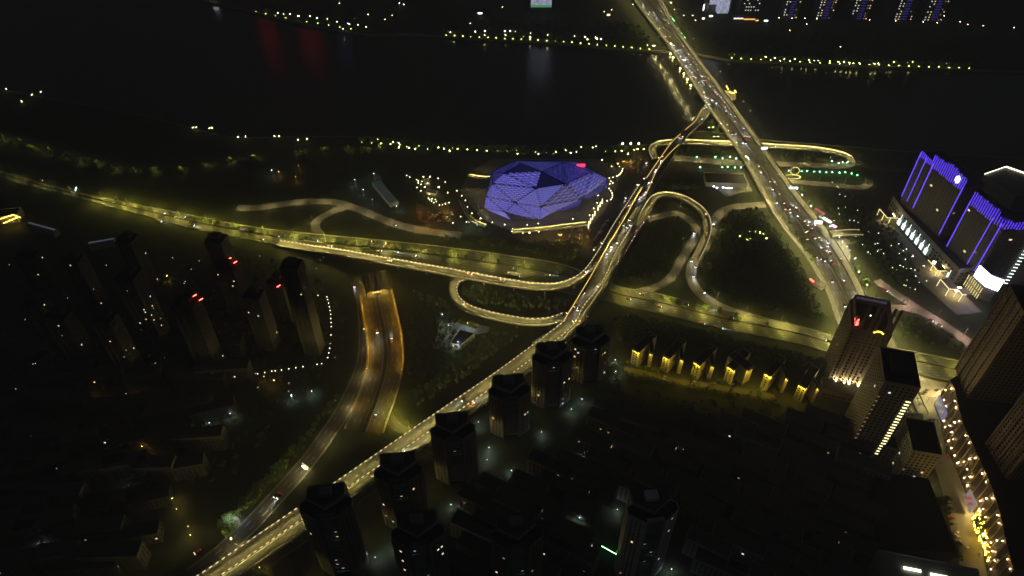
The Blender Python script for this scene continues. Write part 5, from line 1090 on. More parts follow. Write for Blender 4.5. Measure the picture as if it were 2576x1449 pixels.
wood('trees in the dark left city quarter', [(560, 640), (740, 660), (880, 760), (860, 900), (600, 1200), (200, 1300), (60, 1000), (200, 780)], 17, 1.1, seed=18, nl=28)
wood('dark lawn trees round the crossing by the red sign tower', [(2250, 800), (2340, 815), (2420, 870), (2430, 905), (2300, 870), (2250, 840)], 9, .9, seed=19)
wood('lit row of trees on the far shore left of the bridge', [(1118, 86), (1250, 93), (1400, 101), (1640, 122), (1655, 127), (1520, 118), (1390, 106), (1280, 99), (1120, 91)], 7, 1.5, LEAF, 31, 40, 5, 9)
wood('lit row of trees on the far shore right of the bridge', [(1835, 143), (1960, 150), (2100, 157), (2300, 164), (2440, 168), (2440, 174), (2300, 169), (2100, 162), (1960, 155), (1835, 148)], 8, 1.5, LEAF, 32, 40, 5, 9)
wood('lit row of trees on the far shore at upper left', [(640, 26), (760, 50), (940, 80), (925, 85), (755, 56), (640, 31)], 9, 1.4, LEAF, 33, 36, 5, 8)
wood('trees round the courtyard lane of the slab houses', [R7(150, 440), R7(520, 520), R7(900, 610), R7(1500, 720), R7(2200, 830), R7(2700, 930), R7(2700, 1120), R7(2000, 1010), R7(1300, 900), R7(700, 780), R7(200, 680)], 6.5, .9, LEAF, 41, 34, 3, 5.5)
wood('riverside trees behind the theatre', [(905, 352), (1100, 366), (1240, 373), (1500, 374), (1640, 366), (1600, 385), (1500, 392), (1300, 392), (1220, 388), (1100, 380), (905, 364)], 8.5, 1.1, LEAF, 42, 34, 4, 7)
BFL = MB(); BFL.quad((-.55, -.4, .34), (.55, -.4, .34), (.55, .4, .34), (-.55, .4, .34)); BFL = BFL.mesh('flood_lamp', glow('shore_floodlight', (.85, 1., .16), 42)); BFH = MB(); BFH.box((0, 0, .15), (1.2, .9, .3)); BFH = BFH.mesh('flood_housing', DARKST)
for nm_, pl, st_ in (('far shore left of the bridge', [(1118, 89), (1250, 96), (1400, 104), (1640, 125)], 13.), ('far shore right of the bridge', [(1835, 146), (1960, 153), (2100, 160), (2300, 167), (2440, 172)], 14.), ('near shore behind the theatre', [(905, 358), (1100, 371), (1240, 380), (1500, 383), (1630, 374)], 12.), ('far shore at upper left', [(640, 29), (760, 53), (940, 82)], 20.)):
    for i, (p, d) in enumerate(walk(crom([W(u, v, .02) for u, v in pl], 10), st_, 3)):
        t = thing('tree_floodlight', f'{nth(i + 1)} floodlight below the trees of the {nm_}, from the left', 'floodlight', p, math.atan2(d.y, d.x), f'tree floodlights on the {nm_}'); put('housing', BFH, t); put('lamp', BFL, t)
# fairy light trees
FAIRY = glow('fairy_gold', (1., .6, .05), 60)
for i, (x, y) in enumerate(((1800, 560), (1860, 640), (1820, 700), (1890, 800), (1900, 900), (1950, 960), (1990, 1060), (2000, 1150), (2040, 1240))):
    p = W(*R6(x - 10, y + 40)); t = tree(p, f'{nth(i + 1)} tree wrapped in golden fairy lights on the mall street, from the top', 'golden fairy light trees', 1.45)
    mb = MB(); r = random.Random(i)
    for k in range(34):
        d = Vector((r.gauss(0, 1), r.gauss(0, 1), r.gauss(0, 1))).normalized(); mb.ball((d.x * 2.6, d.y * 2.6, 3.9 + d.z * 2.4), .17)
    put('fairy_lights', mb.mesh('fairy_lights', FAIRY), t, 'stuff')
for i, (x, y) in enumerate(((1190, 270), (1230, 330), (1290, 270), (1400, 1050), (1450, 1000), (1480, 1150))): tree(W(*R6(x, y)), f'{nth(i + 1)} green street tree on the mall street, from the top', 'green street trees on the mall street', 1.2)

# ------------------------------------------------------------------ cars
CB = MB(); prof = [(-2.25, .35), (-2.25, .85), (-1.5, .95), (1.0, .98), (2.1, .78), (2.25, .35)]
def extr(mb, prof, hw, mi, hw2=None):
    n = len(prof); h2 = hw2 or [hw] * n
    mb.add([(x, -h2[i_], z) for i_, (x, z) in enumerate(prof)] + [(x, h2[i_], z) for i_, (x, z) in enumerate(prof)], [(i_, (i_ + 1) % n, n + (i_ + 1) % n, n + i_) for i_ in range(n)] + [tuple(range(n - 1, -1, -1)), tuple(range(n, 2 * n))], mi)
BODY, CABIN = {}, None
def car_body(key, col):
    mb = MB(); extr(mb, prof, .9, 0); extr(mb, [(-1.2, 1.36), (-.95, 1.47), (.35, 1.47), (.55, 1.4)], .7, 0)
    for x in (-1.4, 1.4):
        for y in (-.85, .85):
            w8 = [(x + .33 * math.cos(a * .7854), .33 + .33 * math.sin(a * .7854)) for a in range(8)]; n = 8
            mb.add([(a, y - .1, z) for a, z in w8] + [(a, y + .1, z) for a, z in w8], [(i_, (i_ + 1) % n, n + (i_ + 1) % n, n + i_) for i_ in range(n)] + [tuple(range(n - 1, -1, -1)), tuple(range(n, 2 * n))], 1)
    BODY[key] = mb.mesh('car_body', [mat('car_paint_' + key, col, .3, spec=.6), mat('tyre', (.02, .02, .02), .9)])
for k_, c_ in dict(white=(.65, .65, .63), silver=(.4, .4, .41), black=(.02, .02, .022), grey=(.12, .12, .125), red=(.35, .03, .03), beige=(.4, .36, .28)).items(): car_body(k_, c_)
mb = MB(); extr(mb, [(-1.75, .94), (-1.2, 1.42), (.5, 1.42), (1.15, .96)], .78, 0); CABIN = mb.mesh('cabin_glass', GLASS)
mb = MB(); mb.box((2.27, 0, .66), (.08, .42, .2)); HEADL = mb.mesh('headlight', glow('headlight', (.92, .96, 1.), 26))
mb = MB(); mb.box((2.27, 0, .66), (.08, .42, .2)); HEADY = mb.mesh('headlight_warm', glow('headlight_warm', (1., .86, .55), 22))
mb = MB(); mb.box((-2.27, 0, .8), (.1, .5, .3)); TAILL = mb.mesh('tail_light', glow('tail_light', (1., .05, .03), 3.2))
TW = MB(); TW.box((2.27, 0, .66), (.08, .42, .2)); LAMPOFF = TW.mesh('headlight_off', mat('lamp_glass', (.5, .5, .5), .2)); TW = MB(); TW.box((-2.27, 0, .8), (.1, .5, .3)); TAILOFF = TW.mesh('tail_light_off', mat('tail_glass', (.2, .01, .01), .3))
SPL = bpy.data.lights.new('headlight_beam', 'SPOT'); SPL.energy = 9000; SPL.spot_size = math.radians(48); SPL.spot_blend = .8; SPL.color = (.85, .92, 1.); SPL.shadow_soft_size = .08
rc = random.Random(11); PAL = ['white', 'silver', 'black', 'grey', 'black', 'red', 'beige', 'grey', 'black']
def car(p, ang, label, group, on=True, key=None, warm=False, small=False):
    key = key or rc.choice(PAL); t = thing('car', f'{key} {label}', 'car', p, ang, group); put('body', BODY[key], t); put('cabin_glass', CABIN, t)
    if small: return t
    if on and not warm:
        so = bpy.data.objects.new('headlight_beam', SPL); COL.objects.link(so); so.parent = t; so.location = (2.35, 0, .75); so.rotation_euler = (math.radians(80), 0, math.radians(-90))
    for s in (-.6, .6):
        put('headlight', (HEADY if warm else HEADL) if on else LAMPOFF, t, loc=(0, s, 0)); put('tail_light', TAILL if on else TAILOFF, t, loc=(0, s, 0))
    return t
def near_dir(p, path):
    k = min(range(len(path) - 1), key=lambda i_: (path[i_] - p).length_squared); d = path[k + 1] - path[k]; return d, path[k].z
def cars_on(path, pts, z, sign, label, group, on=True, flip=False):
    for i_, (u, v) in enumerate(pts):
        p = W(u, v, z if not callable(z) else z(v)); d, zz = near_dir(p, path)
        p = W(u, v, zz); p.z = zz + .04; a = math.atan2(d.y, d.x) + (math.pi if sign < 0 else 0)
        car(p, a, f'{label}, {nth(i_ + 1)} from the top', group, on, warm=rc.random() < .3)
srt = lambda L: sorted(L, key=lambda t: t[1])
bw = [q(2, 0, x, y) for x, y in ((1315, 40), (1380, 125), (1422, 130), (1425, 150), (1448, 178), (1520, 275), (1583, 365), (1605, 455), (1622, 456), (1645, 510), (1665, 505), (1690, 498), (1690, 563), (1722, 560), (1740, 574), (1712, 595), (1732, 594), (1745, 662), (1790, 647), (1780, 710), (1803, 724), (1815, 765), (1842, 780), (1872, 825), (1908, 810), (1925, 925), (1940, 975), (1963, 990), (2008, 1005), (1930, 1005), (1948, 1028), (1978, 1046), (2050, 1035), (1945, 1075), (2095, 1237), (2155, 1250), (2205, 1348), (2240, 1345), (2315, 1435), (2345, 1440))] + [q(3, 1, x, y) for x, y in ((10, 373), (35, 453), (105, 495), (75, 588), (152, 592), (212, 652), (165, 652), (212, 686), (368, 880), (385, 950), (466, 940), (475, 1135), (518, 1152), (562, 1172), (640, 1380))] + [q(3, 2, 767, 175)] + [q(2, 1, x, y) for x, y in ((2365, 130), (2478, 218), (2497, 280))]
br = [q(2, 0, x, y) for x, y in ((1497, 45), (1520, 85), (1505, 125), (1545, 215), (1565, 210), (1580, 245), (1728, 460), (1728, 478), (1790, 563), (1777, 585), (1835, 597), (1857, 606), (1823, 637), (1857, 663), (1870, 717), (1920, 785), (1948, 785), (1978, 797), (1950, 822), (2000, 885), (2035, 885), (2060, 943), (2068, 962), (2110, 995), (2118, 1014), (2143, 1045), (2145, 1095), (2190, 1105), (2160, 1137), (2205, 1168), (2247, 1187), (2248, 1235), (2340, 1310), (2345, 1383), (2368, 1390), (2395, 1392))] + [q(3, 1, x, y) for x, y in ((110, 318), (75, 400), (258, 640), (298, 658), (310, 745), (375, 795), (425, 805), (412, 835), (482, 838), (408, 895), (450, 870), (525, 960), (545, 1065), (597, 1095), (628, 1105), (617, 1020), (610, 1050), (735, 1175), (642, 1195), (770, 1400))] + [q(3, 2, 885, 125), q(3, 2, 905, 100)]
cars_on(BC, srt(bw), bz, 1, 'car with headlights on the left boulevard lanes', 'oncoming cars on the boulevard')
cars_on(BC, srt(br), bz, -1, 'car with tail lights on the right boulevard lanes', 'cars driving away on the boulevard')
cw = [q(2, 1, x, y) for x, y in ((1520, 120), (1512, 165), (1455, 255), (1335, 345), (1382, 383), (1410, 378), (1348, 478), (1300, 527), (1187, 762), (1128, 817), (1160, 835), (1197, 815), (1062, 992), (1005, 1030), (963, 1100), (868, 1425))] + [q(2, 2, x, y) for x, y in ((735, 40), (637, 180), (675, 195), (670, 216), (565, 245), (578, 233))] + [q(2, 0, x, y) for x, y in ((1940, 1090), (1920, 1198), (1685, 1385), (1722, 1372))]
cars_on(VI['centre'][1], srt(cw), 9, 1, 'car with headlights on the dim middle carriageway', 'oncoming cars on the middle carriageway')
cars_on(VI['main_r'][1], srt([q(2, 1, x, y) for x, y in ((1410, 615), (1372, 750), (1312, 803), (1275, 852), (1247, 887), (1217, 950), (1191, 993), (1137, 1088), (1070, 1202))] + [q(2, 2, 675, 350), q(2, 2, 750, 305), q(1, 3, 1185, 430), q(1, 3, 1465, 210), q(1, 2, 2170, 1170), q(2, 2, 318, 665)]), 9, 1, 'car on the lit lower viaduct carriageway', 'cars on the lower viaduct carriageway')
cars_on(VI['main_l'][1], srt([q(1, 2, 2095, 1130), q(2, 2, 630, 330)]), 9, -1, 'car on the lit upper viaduct carriageway', 'cars on the upper viaduct carriageway')
cars_on(VI['left'][1], srt([q(2, 1, x, y) for x, y in ((1165, 640), (737, 1307))] + [q(1, 1, 2150, 1310), q(1, 1, 2475, 1375), q(1, 1, 1345, 1175)]), 9, 1, 'car on the curving slip viaduct by the theatre', 'cars on the curving slip viaduct')
cars_on(VI['loop'][1], srt([q(1, 1, 2095, 1372), q(1, 2, 2105, 178), q(2, 2, 465, 340)]), 7, 1, 'car on the hairpin slip viaduct', 'cars on the hairpin slip viaduct')
cars_on(VI['outer'][1], [q(2, 1, 1945, 697)], 6, 1, 'car with red tail lights on the arching slip viaduct', 'cars on slip roads')
cars_on(G['e1'][1], [q(2, 1, 2022, 825)], .2, -1, 'car with red tail lights on the road to the boulevard', 'cars on slip roads')
cars_on(G['loop'][1], [q(2, 1, 1838, 890)], .2, 1, 'car with headlights on the inner round loop', 'cars on slip roads')
cars_on(G['se'][1], srt([q(2, 1, 1812, 1173), q(2, 1, 1848, 1233), q(2, 1, 1820, 1325), q(2, 2, 1920, 42)]), .2, 1, 'car on the road bending to the expressway', 'cars on slip roads')
cars_on(G['nw'][1], [q(1, 1, 1390, 818)], .2, 1, 'car with tail lights on the waving slip road', 'cars on slip roads')
cars_on(G['thl'][1], srt([q(2, 1, x, y) for x, y in ((1355, 187), (1268, 408), (1148, 540), (907, 990), (832, 1058))]), .2, 1, 'car with headlights on the dark theatre road', 'cars on the road beside the theatre')
xw = [q(1, 1, x, y) for x, y in ((55, 962), (215, 932), (742, 1032), (1410, 1093), (1590, 1125), (1240, 1083))] + [q(0, 1, x, y) for x, y in ((1610, 780), (1935, 822), (2380, 848))] + [q(2, 1, 360, 1318)] + [q(2, 2, x, y) for x, y in ((1170, 115), (1480, 190), (1750, 168), (2205, 302), (1915, 358), (2095, 408))]
xr = [q(1, 1, x, y) for x, y in ((640, 985), (1185, 985), (1325, 1012), (1330, 1030))] + [q(0, 1, x, y) for x, y in ((1680, 710), (1780, 745), (1880, 745))] + [q(2, 1, 35, 1258)] + [q(2, 2, 1310, 68), q(2, 2, 2080, 234), q(3, 2, 610, 535)]
cars_on(xf(.5), srt(xw), .12, 1, 'car heading right on the expressway', 'cars on the expressway heading right')
cars_on(xf(.5), srt(xr), .12, -1, 'car heading left on the expressway', 'cars on the expressway heading left')
cars_on(tp, [q(1, 2, 1218, 440)], .2, 1, 'car with headlights in the left tunnel lanes', 'cars in the tunnel approach')
cars_on(tp, [q(1, 2, 1365, 530), q(1, 2, 1197, 1303)], .2, -1, 'car with tail lights in the right tunnel lanes', 'cars in the tunnel approach')
cars_on(G['svc'][1], srt([q(1, 2, 985, -20), q(1, 2, 1092, 398), q(1, 3, 205, 640), q(1, 3, 235, 650), q(0, 3, 1990, 1205)]), .2, 1, 'car on the service road by the tunnel', 'cars on the service road')
cars_on(G['hot'][1], srt([q(3, 2, 1640, 325), q(3, 2, 1722, 375), q(3, 2, 1180, 22)]), .2, 1, 'car on the hotel frontage road', 'cars on the frontage road')
# lorry on the expressway and coach below the viaduct
def lorry(p, a, label, L_, cols):
    t = thing('lorry', label, 'lorry', p, a); mb = MB(); mb.box((-1, 0, 2.3), (L_, 2.4, 2.7)); mb.box((-1, 0, .8), (L_, 1.8, .35)); put('cargo_box', mb.mesh('cargo_box', mat('lorry_' + cols, dict(white=(.6, .6, .58), grey=(.2, .2, .2))[cols], .5)), t)
    mb = MB(); mb.box((L_ / 2 + .6, 0, 1.7), (2.2, 2.3, 2.4), 0, 0, .92); put('cab', mb.mesh('cab', mat('cab_paint', (.3, .32, .35), .4)), t); mb = MB(); mb.box((L_ / 2 + 1.68, 0, 2.1), (.12, 2., .9)); put('windscreen', mb.mesh('windscreen', GLASS), t)
    for x in (-L_ / 2, -L_ / 2 + 1.4, L_ / 2 + .4):
        for s in (-1, 1): mb = MB(); mb.box((x, s * 1.05, .5), (1, .3, 1)); put('wheel', mb.mesh('wheel', MATS['tyre']), t)
    for s in (-.8, .8): put('headlight', HEADY, t, loc=(L_ / 2 - .55, s, .3)); put('tail_light', TAILL, t, loc=(-L_ / 2 + 1.2, s, .2))
d, _z = near_dir(W(*q(2, 1, 15, 1318)), xf(.5)); lorry(W(*q(2, 1, 15, 1322), .16), math.atan2(d.y, d.x), 'white lorry on the expressway where the slip viaduct curves above', 9, 'white')
d, _z = near_dir(W(*q(2, 2, 270, 530), 0), VI['main_l'][1]); lorry(W(*q(2, 2, 275, 535), .1), math.atan2(d.y, d.x), 'pale articulated lorry parked beside the long viaduct', 14, 'white')
# parked cars
def parked(pts, ang, label, group, jit=.15):
    for i_, (u, v) in enumerate(pts): p = W(u, v, .13); car(p, ang + rc.uniform(-jit, jit) + rc.choice((0, math.pi)), f'parked car {label}, {nth(i_ + 1)} by rows', group, False, small=True)
rp = [RP(x, y) for x, y in ((650, 1050), (690, 1010), (730, 970), (770, 1000), (715, 1060), (680, 1080))] + [RP(770 + (k_ % 6) * 42, 1060 + (k_ // 6) * 42 - (k_ % 6) * 14) for k_ in range(18)] + [RP(1010 + (k_ % 7) * 44, 1100 + (k_ // 7) * 46 + (k_ % 2) * 6) for k_ in range(21)] + [RP(1000 + (k_ % 3) * 34, 990 + (k_ // 3) * 34) for k_ in range(6)] + [RP(1150 + (k_ % 4) * 55, 985 + (k_ // 4) * 50) for k_ in range(8)] + [RP(515 + 4 * (k_ % 2), 960 + k_ * 38) for k_ in range(5)] + [RP(540 + k_ * 42, 1180 + k_ * 20) for k_ in range(6)]
parked(rp, .5, 'in the oval car park left of the theatre', 'cars in the oval car park', .3)
parked([q(2, 1, x, y) for x, y in [(465 + 22 * (k_ % 2), 915 + 0 * k_) for k_ in range(2)] + [(498, 912), (578, 925), (622, 918), (640, 928), (658, 940), (680, 920), (700, 925), (678, 945), (702, 945), (742, 930), (762, 935), (600, 870), (628, 865), (672, 862), (700, 868), (728, 870), (755, 870), (780, 872), (580, 850)]], 1.45, 'in the amber car park below the theatre', 'cars in the amber car park')
parked([q(2, 1, 840 + k_ * 8.5, 965 - k_ * 13.5) for k_ in range(15)], .2, 'along the road edge right of the theatre', 'cars along the road edge')
parked([q(2, 1, 1110 + k_ * 16, 188 - (k_ % 3) * 6) for k_ in range(9)] + [q(2, 1, 1290 - k_ * 3, 170 + k_ * 14) for k_ in range(9)] + [q(2, 1, 1190 + k_ * 18, 238) for k_ in range(3)], 1.2, 'in the small riverside car park', 'cars in the riverside car park')
parked([R6(x, y) for x, y in ((1330, 265), (1350, 312), (1380, 370), (1390, 425), (1410, 520), (1430, 610), (1490, 765), (1500, 820), (1520, 920), (1640, 1005), (1860, 1095))] + [R5(x, y) for x, y in ((1000, 250), (960, 280), (930, 300), (690, 690), (620, 785), (830, 790), (1060, 705), (1145, 720), (870, 420), (900, 470), (880, 370), (1340, 1250), (1345, 1325), (1180, 250), (1240, 260), (980, 1000))] + [R4(x, y) for x, y in ((985, 1010), (1030, 980), (935, 1265))], .3, 'on the lower right mall street', 'cars on the mall street', .4)
parked([R7(x, y) for x, y in ((765, 620), (830, 630), (850, 650), (880, 690), (1310, 755), (1345, 770), (1580, 815), (1620, 800), (1680, 790), (1890, 740), (1950, 880), (2280, 910), (2450, 905))], .9, 'in the slab house courtyard', 'cars in the courtyard', .3)
# ------------------------------------------------------------------ small places and their lights
YM = {}
def yard_lamp(p, label, group, kind='cool', h=6., k=.5):
    key = (kind, h)
    if key not in YM:
        a = MB(); a.bar((0, 0, 0), (0, 0, h), .09); a.box((.5, 0, h + .1), (1.1, .4, .12)); c = {'cool': (.75, .95, .95), 'warm': (1., .7, .2), 'amber': (1., .5, .08), 'green': (.4, 1., .55)}[kind]
        g = MB(); g.quad((.05, .18, h), (.95, .18, h), (.95, -.18, h), (.05, -.18, h)); b_ = MB(); b_.ball((.5, 0, h + .3), .26)
        YM[key] = (a.mesh('yard_lamp_post', DARKST), g.mesh('yard_lamp_panel', glow('yard_' + kind, c, {'cool': 520, 'warm': 420, 'amber': 380, 'green': 200}[kind])), b_.mesh('yard_lamp_bulb', glow('yard_bulb_' + kind, c, 9)))
    t = thing('yard_lamp', label, 'lamp', p, random.Random(int(p.x * 7)).uniform(0, 6), group); put('post', YM[key][0], t); put('light_panel', YM[key][1], t); put('bulb', YM[key][2], t)
ys = [q(1, 3, x, y) for x, y in ((1395, 1190), (1205, 1310), (1965, 770), (2340, 200), (2330, 330), (2570, 440))] + [q(2, 2, x, y) for x, y in ((1040, 890), (700, 1170), (590, 1270), (1030, 775))] + [q(2, 3, x, y) for x, y in ((145, 600), (290, 50), (765, 268), (1240, 680), (1057, 828), (1590, 1430), (1870, 1240), (2090, 1335), (2000, 400), (680, 910))] + [q(3, 3, x, y) for x, y in ((770, 235), (785, 500), (820, 770), (650, 945), (880, 900))] + [q(0, 3, x, y) for x, y in ((1545, 1103), (595, 1028), (428, 1182), (225, 1370), (1870, 190), (1285, 632), (1565, 420), (1360, 1300))] + [q(0, 2, 2130, 1398), q(0, 2, 2330, 1308), q(1, 2, 580, 1087), q(1, 2, 375, 1125), q(1, 2, 2240, 1390)]
for i, (u, v) in enumerate(ys): yard_lamp(W(u, v), f'{nth(i + 1)} cool white yard lamp scattered in the dark quarters', 'cool white yard lamps')
for i, (u, v) in enumerate([q(0, 3, x, y) for x, y in ((1760, 720), (1800, 830), (1930, 1000), (1950, 1080))] + [q(2, 3, 1385, 545), q(1, 3, 1018, 1378), q(0, 2, 375, 1228), q(1, 3, 60, 1420)]): yard_lamp(W(u, v), f'{nth(i + 1)} warm yellow yard lamp in the dark lower quarters', 'warm yellow yard lamps', 'warm', 7)
for i, (u, v) in enumerate([q(0, 3, 1450, 200), q(0, 3, 1460, 270), q(0, 2, 490, 1200), q(0, 2, 1340, 1165), q(0, 2, 1390, 1180), q(0, 1, 1710, 1375), q(1, 2, 205, 980), q(1, 2, 100, 940), q(0, 2, 930, 1140), q(1, 1, 250, 335), q(1, 1, 410, 380), q(1, 1, 440, 270)]): yard_lamp(W(u, v), f'{nth(i + 1)} amber yard lamp in the dark left part', 'amber yard lamps', 'amber', 7)
for i, (u, v) in enumerate([q(1, 1, 180, 320), q(1, 1, 1010, 420), q(1, 1, 1090, 520), q(1, 1, 1180, 620), q(1, 1, 1420, 680), q(1, 1, 2230, 880), q(1, 1, 2150, 850), q(1, 1, 1200, 360)]): yard_lamp(W(u, v), f'{nth(i + 1)} pale lamp along the sports ground left of the theatre', 'pale lamps by the sports ground', 'cool', 8)
wl = [(630, 100), (720, 115), (728, 142), (738, 178), (745, 215), (752, 250), (757, 290), (758, 332), (762, 372), (764, 413), (760, 498), (753, 588), (748, 632), (738, 678), (728, 725), (668, 787), (622, 793), (480, 817), (408, 828), (338, 838), (265, 850), (203, 858), (168, 862), (97, 875), (25, 888)]
for i, (x, y) in enumerate(wl): globe(W(*q(1, 2, x, y)), f'{nth(i + 1)} footpath lamp curving round the pale slab, from the top', 'footpath lamps round the pale slab', s=6, r=.4, h=3, key='path', col=(1., .8, .6))
lw = random.Random(77)
for i in range(46):
    u, v = lw.uniform(20, 860), lw.uniform(640, 1000); globe(W(u, v), f'{nth(i + 1)} tiny dim courtyard light of the left city', 'tiny dim courtyard lights', s=3.2, r=.22, h=3, key='tiny' + str(i % 2), col=((1., .85, .6), (.75, .9, 1.))[i % 2])
for i in range(60):
    u = lw.uniform(2090, 2330); v = 500 + (u - 2090) * .9 + lw.uniform(-40, 60)
    if (u > 2215 and v < 565): continue
    globe(W(u, v), f'{nth(i + 1)} small park lamp between boulevard and hotel', 'small park lamps before the hotel', s=9, r=.3, h=3, key='park' + str(i % 3), col=((1., .85, .5), (.8, 1., .9), (.8, 1., .3))[i % 3])
for i, (x, y) in enumerate(((185, 565), (385, 565))):
    pass
gr = [RS(x, y) for x, y in ((540, 765), (838, 775), (968, 772), (1133, 785), (1262, 788), (1420, 800), (1557, 795), (1722, 812), (1860, 802), (2003, 830), (2140, 868), (1548, 545), (1705, 592), (1800, 565), (1907, 570))] + [RU(x, y) for x, y in ((1150, 465), (1448, 465), (1565, 483), (1685, 465), (1783, 490), (1205, 632), (1560, 635), (1645, 628), (1765, 637), (1860, 637))] + [q(2, 1, x, y) for x, y in ((2387, 900), (2450, 905), (2488, 912), (2525, 925), (2287, 948), (2363, 985), (2393, 975), (2555, 970))]
for i, (u, v) in enumerate(gr):
    globe(W(u, v), f'{nth(i + 1)} green garden light on the lawns near the bridge head', 'green garden lights', s=42, r=.45, h=2.5, key='garden_green' if i < 25 else 'garden_yellow', col=(.25, 1., .5) if i < 25 else (.95, 1., .2))
# gold light figure on the lawn
lf = thing('light_sculpture', 'sculpture outlined in gold bulbs on the lawn right of the boulevard', 'sculpture', W(*RS(630, 890)))
c0 = W(*RS(630, 880)); mb = MB(); fb = MB()
for k in range(26):
    a = k / 26 * 6.283; fb.ball((c0.x + math.cos(a) * 9.5, c0.y + math.sin(a) * 4, 1.2), .34)
for k in range(18):
    a = k / 18 * 6.283; fb.ball((c0.x + 2 + math.cos(a) * 5, c0.y + 2 + math.sin(a) * 1.5, 8 + math.sin(a) * 4.), .3)
fb.build('bulbs', glow('sculpture_gold', (1., .75, .2), 9), lf, 'stuff'); mb.box((c0.x, c0.y, .5), (17, 7, 1)); mb.build('plinth', LAWN, lf); MB().bar((c0.x + 2, c0.y + 2, 1), (c0.x + 2, c0.y + 2, 12), .2).build('frame', DARKST, lf)
# lawn under the green lights
for lab, pts, in (('lawn under green lights right of the boulevard', [RS(380, 730), RS(2250, 720), RS(2320, 880), RS(2290, 1050), RS(450, 960)]), ('lawn under green lights left of the boulevard', [RU(1000, 640), RU(1920, 640), RU(1880, 730), RU(1000, 720)])):
    mb = MB(); mb.add([W(*p, .06) for p in pts], [tuple(range(len(pts)))[::-1]]); struct('lawn', mb, LAWN, lab)
# white lit station building
p = W(*RU(1600, 840)); t = block('station_hall', 'dark roofed hall with white lit eaves left of the boulevard', 'hall', rect(p, 46, 20, -.06), 5, WALLG, windows=False)
for x, y, w_ in ((1848, 868, 7), (1672, 936, 7), (1580, 925, 2), (1480, 930, 2), (1428, 908, 1.5)):
    a = W(*RU(x, y), 4); mb = MB(); mb.box((a.x, a.y, 4), (w_, .7, 1.), -.06); mb.build('eaves_light', glow('station_white', (.85, .88, 1.), 10), t)
mb = MB(); mb.add([W(*RU(x, y), .09) for x, y in ((1430, 900), (1950, 760), (2050, 980), (1900, 1000), (1640, 1080))], [(4, 3, 2, 1, 0)]); struct('forecourt', mb, PAVE, 'pale forecourt of the white lit hall')
# filling station yard by the viaduct
mb = MB(); mb.add([W(*RG(x, y), .11) for x, y in ((220, 1170), (390, 640), (480, 470), (760, 440), (850, 310), (1880, 570), (1830, 720), (1430, 790), (1000, 900), (980, 1180), (780, 1350))], [tuple(range(10, -1, -1))]); struct('yard', mb, mat('yard_concrete', (.28, .28, .27), .85, (.36, .36, .35), .2), 'grey depot yard under cool light beside the long viaduct')
a = W(*RG(850, 880), 6); b_ = W(*RG(1000, 640), 6); c = W(*RG(1430, 770), 6); d = W(*RG(1010, 1120), 6)
block('depot_shed', 'dark roofed depot shed with a white front in the yard', 'shed', [W(*RG(730, 1030), 6), W(*RG(1000, 640), 6), W(*RG(1440, 760), 6), W(*RG(1010, 1115), 6)], 6, WALLW, nx=4, nz=3, ww=2, wh=1.4, lit=0, roofm=mat('dark_blue_roof', (.03, .03, .06), .7))
mb = MB(); wall(mb, [W(*RG(x, y), 0) for x, y in ((230, 1170), (330, 1000), (400, 640), (440, 500), (510, 460))], 0, 2.4, .4); tag(mb.build('yard_wall', WALLW), 'pale boundary wall along the left side of the depot yard', 'wall')
for i, (x, y, kd) in enumerate(((530, 365, 'cool'), (830, 1280, 'cool'), (960, 1180, 'cool'), (700, 700, 'cool'), (1250, 640, 'cool'))): yard_lamp(W(*RG(x, y + 30)), f'{nth(i + 1)} cool lamp post in the depot yard', 'cool lamp posts in the depot yard', kd, 9)
for i in range(9):
    p = W(*RG(1010 + i * 56, 420 + i * 20)); t = thing('yellow_digger', f'{nth(i + 1)} yellow digger parked along the depot yard, from the left', 'digger', p, .6, 'yellow diggers in the depot yard'); ym = mat('machine_yellow', (.55, .4, .03), .6)
    mb = MB(); mb.box((0, 0, 1.5), (2.6, 1.8, 1.4)); mb.box((-.3, 0, 2.6), (1.2, 1.4, 1.)); put('body', mb.mesh('body', ym), t); mb = MB(); mb.bar((1.2, 0, 1.6), (3., 0, 3.4), .2); mb.bar((3., 0, 3.4), (4., 0, 1.2), .18); put('arm', mb.mesh('arm', ym), t); mb = MB(); mb.box((0, -.9, .4), (2.8, .5, .8)); mb.box((0, .9, .4), (2.8, .5, .8)); put('tracks', mb.mesh('tracks', DARKST), t)
# kerb side shops on the boulevard
for i, (x, y, L_, col, lab, s_) in enumerate(((710, 215, 12, (.9, .12, .18), 'pink red awning booth beside the boulevard', .6), (800, 345, 14, (1., .95, .98), 'white lit booth row beside the boulevard', 5), (572, 220, 9, (.9, .95, 1.), 'white lit bus shelter beside the boulevard', 4), (938, 455, 5, (1., .3, .6), 'pink neon booth at the footbridge end', 6))):
    p = W(*R8(x, y)); t = thing('booth', lab, 'booth', p, -.95); mb = MB(); mb.box((0, 0, 1.4), (L_, 3, 2.8)); put('wall', mb.mesh('wall', WALLG), t); mb = MB(); mb.box((0, 0, 3.), (L_, 3.4, .3)); put('lit_roof', mb.mesh('lit_roof', glow('booth_%d' % i, col, s_)), t)
for i, (x, y, w_, h_, lab) in enumerate(((693, 370, 8, 4, 'white lit billboard beside the boulevard'), )): 
    p = W(*R8(x, y), 5); t = thing('billboard', lab, 'billboard', (p.x, p.y, 0)); mb = MB(); mb.box((p.x, p.y, 6), (w_, .4, h_), -.1); mb.build('board', glow('billboard_white', (.9, .95, 1.), 3), t); MB().bar((p.x, p.y + .4, 0), (p.x, p.y + .4, 5), .2).build('post', STEEL, t)
